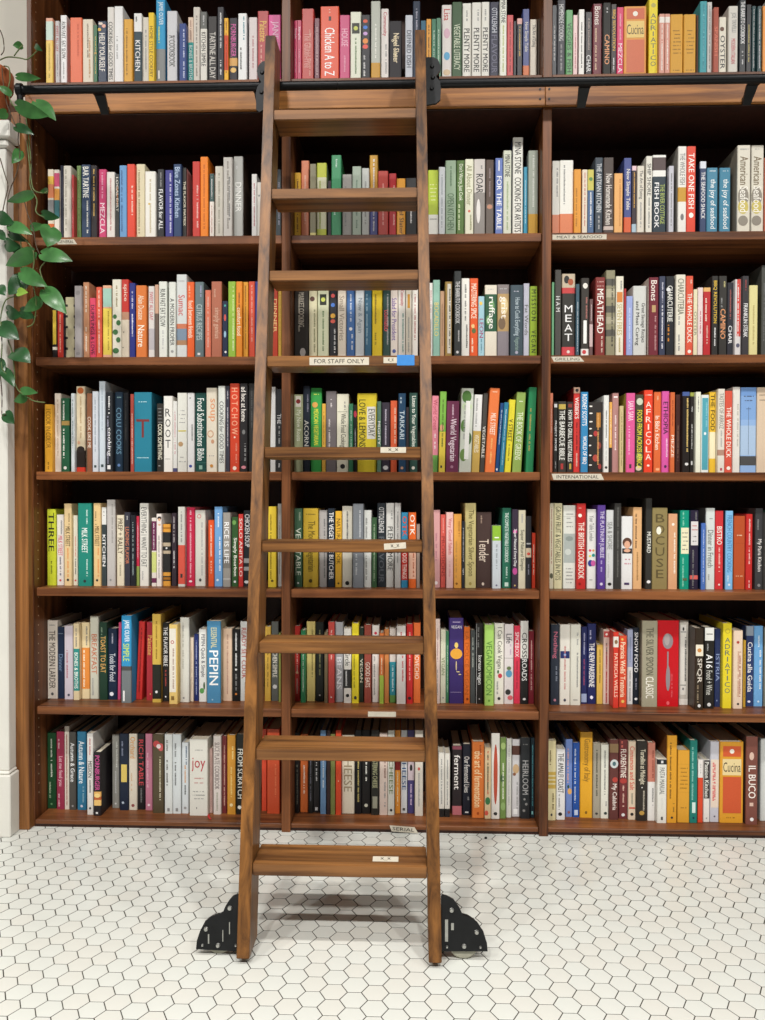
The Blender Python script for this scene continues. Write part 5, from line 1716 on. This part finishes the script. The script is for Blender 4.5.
books.sort(key=lambda b: -visible_area(b))
rest_V, rest_F, rest_K, rest_M = [], [], [], []
rb = random.Random(5)
ncount = 0
for idx, b in enumerate(books):
    w, h = b['x1'] - b['x0'], b['h']
    if w < 0.003:
        continue
    d = min(max(h * rb.uniform(0.74, 0.86), 0.15), DEPTH - 0.004 - b['y'], 0.235)
    ang = math.atan2(b['shift'], h)
    xc = (b['x0'] + b['x1']) / 2
    z0 = SHELF_Z[b['row']] + 0.0004 + abs(math.sin(ang)) * w / 2
    hh = h * math.cos(ang)
    V, F, K, t = build_cover(b, w, hh, d)
    m = 0.003
    page = (-w / 2 + t + 0.0001, w / 2 - t - 0.0001, 0.0057, d - m, m, hh - m)
    titles, art, small = build_print(b, w, hh)
    matte = rb.random() < 0.3
    if idx < 300:
        root = empty('book', (xc, b['y'], z0))
        root.rotation_euler = (0, ang, 0)
        look = book_look(b, w)
        tail = f"{ordinal(b['nth'])} {BAYNAME[b['bay']]}, {ROWNAME[b['row']]}"
        if len(look.split()) + len(tail.split()) > 16:
            look = look.replace('thick ', '').replace('thin ', '')
        if len(look.split()) + len(tail.split()) > 16:
            look = look.replace(' with small', ', small')
        tag(root, f"{look}, {ordinal(b['nth'])} {BAYNAME[b['bay']]}, {ROWNAME[b['row']]}", 'book', 'books on the ' + ROWNAME[b['row']])
        link('cover', cover_mesh(V, F, K, M['matte' if matte else 'jacket']), None, root)
        if page[1] - page[0] > 0.001:
            bm = bmesh.new()
            add_box(bm, *page)
            link('page_block', bm_mesh('page_block', bm), M['page'], root)
        for fl in titles:
            link('title', flat_mesh('title', fl, M['print']), None, root)
        if art.f:
            tag(link('spine_art', flat_mesh('spine_art', art, M['print']), None, root), kind='stuff' if len(art.f) > 1 else None)
        if small.f:
            tag(link('small_print', flat_mesh('small_print', small, M['print']), None, root), kind='stuff')
        ncount += 1
        if any(t.startswith('joy@') for t in b['items']):
            bm = bmesh.new()
            pr = [(0.030, 0.012, 0.0012), (0.034, -0.004, 0.0012), (0.040, -0.018, 0.0008), (0.048, -0.030, 0.0010)]
            va = [bm.verts.new((x - 0.0028, y - 0.001, z)) for x, y, z in pr]
            vb = [bm.verts.new((x + 0.0028, y + 0.001, z)) for x, y, z in pr]
            for i in range(3):
                bm.faces.new((va[i], vb[i], vb[i + 1], va[i + 1]))
            tag(link('ribbon_bookmark', bm_mesh('ribbon', bm), M['ribbon'], root), 'narrow red ribbon bookmark trailing on the shelf')
    else:
        mw = Matrix.Translation((xc, b['y'], z0)) @ Matrix.Rotation(ang, 4, 'Y')

        def push(vs, fs, ks, mi):
            n = len(rest_V)
            rest_V.extend(tuple(mw @ Vector(v)) for v in vs)
            rest_F.extend(tuple(n + i for i in f) for f in fs)
            rest_K.extend(ks)
            rest_M.extend([mi] * len(fs))
        push(V, F, K, 0)
        x0, x1, y0, y1, za, zb = page
        pv = [(x0, y0, za), (x1, y0, za), (x1, y1, za), (x0, y1, za), (x0, y0, zb), (x1, y0, zb), (x1, y1, zb), (x0, y1, zb)]
        push(pv, [(3, 2, 1, 0), (4, 5, 6, 7), (0, 1, 5, 4), (1, 2, 6, 5), (2, 3, 7, 6), (3, 0, 4, 7)], [lin('d8cfbb')] * 6, 2)
        for fl in titles + [art, small]:
            push(fl.v, fl.f, fl.c, 1)
me = bpy.data.meshes.new('other_books')
me.from_pydata(rest_V, [], rest_F)
at = me.color_attributes.new('Col', 'FLOAT_COLOR', 'CORNER')
for p, c, mi in zip(me.polygons, rest_K, rest_M):
    p.material_index = mi
    for li in p.loop_indices:
        at.data[li].color = c + (1,)
for k in ('jacket', 'print', 'page'):
    me.materials.append(M[k])
me.update()
o = link('small_books', me, None)
tag(o, 'the narrower books standing in between on all the shelves', 'books', kind='stuff')

# ------------------------------------------------------------------ tape labels


def tape(parent, off, px0, px1, py0, py1, Y, text, tilt=0.0, mat='tape', top=None, label=None, slant=0.0):
    """A strip of tape on a front face at y = Y (or on an upper face at z = top), lettered by hand."""
    if top is None:
        a, bq = on_y(px0, py1, Y), on_y(px1, py0, Y)
        w, h = bq.x - a.x, bq.z - a.z
        o = box_obj('tape_label', -w / 2, w / 2, -0.0006, 0.0, -h / 2, h / 2, M[mat], parent, 0)
        loc = Vector(((a.x + bq.x) / 2, Y - 0.0002, (a.z + bq.z) / 2))
        rot = (0, tilt, 0)
    else:
        a, bq = on_z(px0, py1, top), on_z(px1, py0, top)
        w, h = bq.x - a.x, abs(bq.y - a.y)
        o = box_obj('tape_label', -w / 2, w / 2, -0.0006, 0.0, -h / 2, h / 2, M[mat], parent, 0)
        loc = Vector(((a.x + bq.x) / 2, (a.y + bq.y) / 2, top + 0.0002))
        rot = (-math.pi / 2, 0, 0)
    for v in o.data.vertices:
        if v.co.x > 0:
            v.co.x += slant * (-v.co.z)
        else:
            v.co.x += slant * 0.6 * (-v.co.z)
    o.location = loc - Vector(off)
    o.rotation_euler = rot
    if label:
        o['label'] = label
    if text:
        fl = Flat()
        _, _, gw, gh = GLYPH[text]
        sx = (0.4 if text == 'x_x' else 0.84) * w / gw
        sy = min(0.56 * h / gh, sx * 2.2)
        fl.glyph(text, lambda x, y: (x * sx, y * sy), lin('2a2624'))
        for i, v in enumerate(fl.v):
            fl.v[i] = (v[0], -0.0009, v[2])
        link('handwriting', flat_mesh('handwriting', fl, M['print']), None, o)
    return o


co = case.location
tape(case, co, 552.5, 606.5, 234.3, 239.8, 0.0, 'MEAT & SEAFOOD')
tape(case, co, 552.5, 582.0, 356.6, 361.7, 0.0, 'GRILLING', slant=0.9)
tape(case, co, 552.5, 602.5, 473.8, 479.8, 0.0, 'INTERNATIONAL', slant=0.5)
tape(case, co, 57.0, 75.5, 239.2, 244.4, 0.0, 'GENERAL', slant=0.7)
tape(case, co, 368.0, 396.0, 711.8, 716.6, 0.0, None)
tape(case, co, 390.5, 416.5, 826.5, 832.0, -0.002, 'SERIAL', tilt=0.06, slant=0.7)
lo = ladder.location
tz = [t[0] for t in treads]
ty = [t[1] for t in treads]
tape(ladder, lo, 309.5, 369.0, 357.2, 365.2, ty[3], 'FOR STAFF ONLY')
tape(ladder, lo, 383.5, 398.0, 357.2, 363.2, ty[3], 'x_x')
tape(ladder, lo, 397.0, 414.5, 354.9, 365.5, ty[3] - 0.0008, None, mat='blue_tape')
tape(ladder, lo, 380.5, 406.0, 447.2, 452.8, ty[4], 'x_x')
tape(ladder, lo, 384.0, 406.0, 543.0, 549.0, ty[5], 'x_x', tilt=-0.07)
tape(ladder, lo, 372.5, 398.5, 857.0, 861.5, None, 'x_x', top=tz[8])

# a small black stopper left lying on the tiles
bm = bmesh.new()
q = on_z(485.7, 838.2, 0.0)
lathe(bm, [(0.0035, 0.0002), (0.0042, 0.001), (0.0038, 0.0045), (0.0022, 0.0052)], 12, (0, 0))
o = link('rubber_stopper', bm_mesh('stopper', bm), M['black'])
o.location = (q.x, min(q.y, -0.03), 0)
tag(o, 'tiny black stopper lying on the white tiles beneath the bookcase', 'stopper')

# ------------------------------------------------------------------ hanging pothos in its terracotta pot
PZ = 2.2283
PX, PY = on_y(10.5, 64, -0.01).x - 0.093, -0.01
plant = empty('potted_pothos', (PX, PY, PZ))
tag(plant, 'trailing green pothos in a terracotta pot on the white pilaster', 'potted plant')


def pl_part(name, bm, mat, sm=True):
    o = link(name, bm_mesh(name, bm), mat, plant)
    o.location = (-PX, -PY, -PZ)
    if sm:
        smooth(o)
    return o


bm = bmesh.new()
lathe(bm, [(0.060, PZ + 0.001), (0.063, PZ + 0.003), (0.084, PZ + 0.138), (0.090, PZ + 0.139), (0.092, PZ + 0.143), (0.094, PZ + 0.186), (0.092, PZ + 0.190), (0.086, PZ + 0.190), (0.083, PZ + 0.165)], 40, (PX, PY))
pl_part('pot', bm, M['terracotta'])
bm = bmesh.new()
lathe(bm, [(0.078, PZ + 0.155), (0.0825, PZ + 0.166), (0.05, PZ + 0.172), (0.005, PZ + 0.175)], 24, (PX, PY))
pl_part('soil', bm, M['soil'])


def z1(u, v):
    return u / 6.375, v / 6.375


def z2(u, v):
    return u / 6.375, 100 + v / 6.375


def z3(u, v):
    return u / 5.368, 240 + v / 5.368


# base, tip, width (in reading units), colour, distance in front of the bookcase
LEAVES = [
    (z1, (142, 292), (80, 290), 46, 'leaf', -.10), (z1, (225, 290), (274, 328), 34, 'leaf_b', -.11), (z1, (108, 488), (264, 502), 50, 'leaf', -.13),
    (z1, (72, 602), (-20, 552), 48, 'leaf', -.13), (z1, (108, 672), (318, 742), 92, 'leaf', -.17), (z1, (228, 650), (360, 776), 92, 'leaf', -.15),
    (z1, (98, 806), (220, 862), 62, 'leaf_b', -.14), (z1, (42, 716), (-25, 745), 60, 'leaf', -.13), (z1, (118, 958), (84, 1024), 50, 'leaf', -.12),
    (z2, (132, 325), (74, 408), 62, 'leaf', -.12), (z2, (208, 596), (42, 648), 62, 'leaf', -.14), (z2, (305, 575), (254, 580), 34, 'leaf', -.13),
    (z2, (270, 725), (384, 752), 58, 'leaf_b', -.15), (z2, (60, 800), (210, 862), 78, 'leaf', -.15), (z2, (196, 814), (300, 806), 52, 'leaf', -.14),
    (z2, (325, 812), (300, 940), 130, 'leaf', -.17), (z2, (-10, 740), (102, 792), 84, 'leaf_b', -.13), (z2, (60, 850), (190, 905), 56, 'leaf_b', -.12),
    (z2, (-30, 840), (40, 900), 70, 'leaf_b', -.11), (z2, (60, 920), (170, 960), 70, 'leaf_b', -.12),
    (z3, (225, 75), (394, 118), 84, 'leaf', -.18), (z3, (182, 62), (30, 138), 82, 'leaf', -.16), (z3, (114, 172), (260, 252), 84, 'leaf', -.17),
    (z3, (130, 200), (45, 296), 88, 'leaf_b', -.14), (z3, (240, 268), (362, 402), 92, 'leaf', -.17), (z3, (217, 318), (124, 384), 62, 'leaf', -.15),
    (z3, (94, 282), (154, 284), 46, 'leaf_c', -.16), (z3, (0, 458), (105, 538), 96, 'leaf_b', -.13), (z3, (78, 602), (166, 664), 98, 'leaf_b', -.13),
    (z3, (8, 688), (76, 794), 62, 'leaf_b', -.12), (z3, (112, 808), (206, 822), 46, 'leaf', -.13), (z3, (140, 838), (72, 866), 52, 'leaf', -.12),
    (z3, (28, 930), (78, 988), 64, 'leaf_b', -.12), (z3, (-20, 255), (32, 302), 70, 'leaf_b', -.12), (z3, (40, 378), (124, 404), 74, 'leaf_b', -.12),
    (z3, (110, 380), (190, 420), 62, 'leaf_b', -.115), (z3, (30, 20), (110, 40), 70, 'leaf_b', -.12),
    (z3, (50, 620), (90, 640), 36, 'leaf_b', -.11), (z3, (-15, 640), (20, 720), 60, 'leaf_b', -.11)]
rl = random.Random(3)


def leaf(b, t, width, mat):
    """Heart-shaped blade with a creased midrib that arches and droops at the tip; two skins a little apart."""
    ax = (t - b)
    L_ = ax.length
    ax.normalize()
    view = (CAM_POS - (b + t) / 2).normalized()
    side = ax.cross(view).normalized()
    nrm = side.cross(ax).normalized()
    roll = rl.uniform(-0.45, 0.45)
    side, nrm = side * math.cos(roll) + nrm * math.sin(roll), nrm * math.cos(roll) - side * math.sin(roll)
    if nrm.z < 0 and abs(nrm.z) > 0.5:
        nrm = -nrm
    prof = [(-0.06, 0.36), (0.0, 0.68), (0.10, 0.92), (0.26, 1.06), (0.44, 1.05), (0.62, 0.88), (0.79, 0.58), (0.92, 0.24), (1.0, 0.0)]
    bm = bmesh.new()
    droop = rl.uniform(0.08, 0.16) * L_

    def pt(f, s, lift):
        arch = math.sin(min(max(f, 0), 1) * math.pi * 0.8) * droop - droop * 0.35 * f
        return b + ax * (f * L_) + side * (s * width / 2) + nrm * (arch + abs(s) * width * 0.13 - s * s * width * 0.06 + lift)
    for lift in (0.0, -0.0005):
        rows_ = []
        for f, hw_ in prof:
            if hw_ == 0:
                rows_.append([bm.verts.new(pt(f, 0, lift))])
            else:
                mid_f = max(f, 0.02)
                rows_.append([bm.verts.new(pt(f, -hw_, lift)), bm.verts.new(pt(f, -hw_ * .5, lift)), bm.verts.new(pt(mid_f, 0, lift)),
                              bm.verts.new(pt(f, hw_ * .5, lift)), bm.verts.new(pt(f, hw_, lift))])
        for i in range(len(rows_) - 1):
            A, B = rows_[i], rows_[i + 1]
            if len(B) == 1:
                for k in range(4):
                    bm.faces.new((A[k], A[k + 1], B[0]))
            else:
                for k in range(4):
                    bm.faces.new((A[k], A[k + 1], B[k + 1], B[k]))
    me = bpy.data.meshes.new('leaf')
    bm.to_mesh(me)
    bm.free()
    o = link('leaf', me, M[mat], plant)
    o.location = (-PX, -PY, -PZ)
    smooth(o)


for zf, a, t, wd, mt, Y in LEAVES:
    s = 6.375 if zf is not z3 else 5.368
    b3 = on_y(*zf(*a), Y + 0.012)
    t3 = on_y(*zf(*t), Y - 0.012)
    leaf(b3, t3, wd / s * (CAM_D + Y) / FPX, mt)

VINES = [
    ([(0, 60, -.06), (8, 57, -.09), (20, 58, -.10), (28, 59, -.10), (38, 50, -.11)], 'vine'),
    ([(14, 56, -.10), (20, 48, -.10), (23, 45, -.10)], 'vine'),
    ([(4, 66, -.05), (9, 68, -.10), (10, 80, -.12), (8, 92, -.12), (12, 104, -.13), (17, 108, -.15)], 'vine'),
    ([(2, 68, -.08), (3, 80, -.12), (6, 100, -.12), (10, 112, -.12), (14, 122, -.13), (16, 127, -.14)], 'vine_old'),
    ([(17, 108, -.14), (20, 118, -.12), (18, 140, -.12), (20, 152, -.12), (17, 172, -.12), (10, 190, -.12), (7, 205, -.13), (8, 222, -.13)], 'vine_old'),
    ([(26, 118, -.12), (29, 140, -.12), (31, 165, -.12), (30, 185, -.12), (37, 200, -.13), (36, 212, -.14), (45, 218, -.14)], 'vine'),
    ([(27, 140, -.12), (29, 160, -.12), (31, 178, -.12), (34, 190, -.13), (43, 193, -.13), (48, 191, -.13)], 'vine'),
    ([(0, 158, -.11), (5, 175, -.11), (8, 186, -.11), (5, 200, -.11), (2, 215, -.11)], 'vine_old'),
    ([(24, 200, -.12), (28, 215, -.13), (33, 228, -.14), (36, 245, -.15), (40, 255, -.16)], 'vine_old'),
    ([(8, 222, -.13), (20, 235, -.14), (32, 248, -.15), (34, 262, -.15), (32, 280, -.15), (36, 300, -.15), (34, 322, -.14), (27, 327, -.14)], 'vine'),
    ([(20, 235, -.13), (22, 258, -.14), (21, 272, -.15), (26, 285, -.15), (18, 295, -.14), (6, 300, -.13), (1, 315, -.12), (1, 326, -.12)], 'vine'),
    ([(45, 262, -.15), (40, 270, -.15), (44, 283, -.16), (45, 290, -.16)], 'vine'),
    ([(1, 326, -.12), (2, 345, -.12), (2, 368, -.12), (13, 380, -.12), (18, 390, -.12), (26, 396, -.13), (34, 401, -.13), (45, 402.5, -.13)], 'vine'),
    ([(8, 340, -.12), (12, 352, -.12), (14, 366, -.12), (15, 380, -.12)], 'vine'),
    ([(0, 372, -.11), (2, 395, -.11), (2, 415, -.11), (6, 414, -.12)], 'vine_old'),
    ([(0, 30, -.08), (3, 38, -.09), (4, 50, -.09), (1, 55, -.08)], 'vine_old')]
for pts, mt in VINES:
    P3 = [on_y(x, y, Y) for x, y, Y in pts]
    # smooth through the points
    sm_ = []
    for i in range(len(P3) - 1):
        p0, p1, p2, p3 = P3[max(i - 1, 0)], P3[i], P3[i + 1], P3[min(i + 2, len(P3) - 1)]
        for k in range(4):
            t = k / 4
            sm_.append(0.5 * ((2 * p1) + (p2 - p0) * t + (2 * p0 - 5 * p1 + 4 * p2 - p3) * t * t + (3 * p1 - p0 - 3 * p2 + p3) * t ** 3))
    sm_.append(P3[-1])
    bm = bmesh.new()
    add_tube(bm, sm_, 0.0019 if mt == 'vine' else 0.0016, 6)
    pl_part('vine', bm, M[mt])
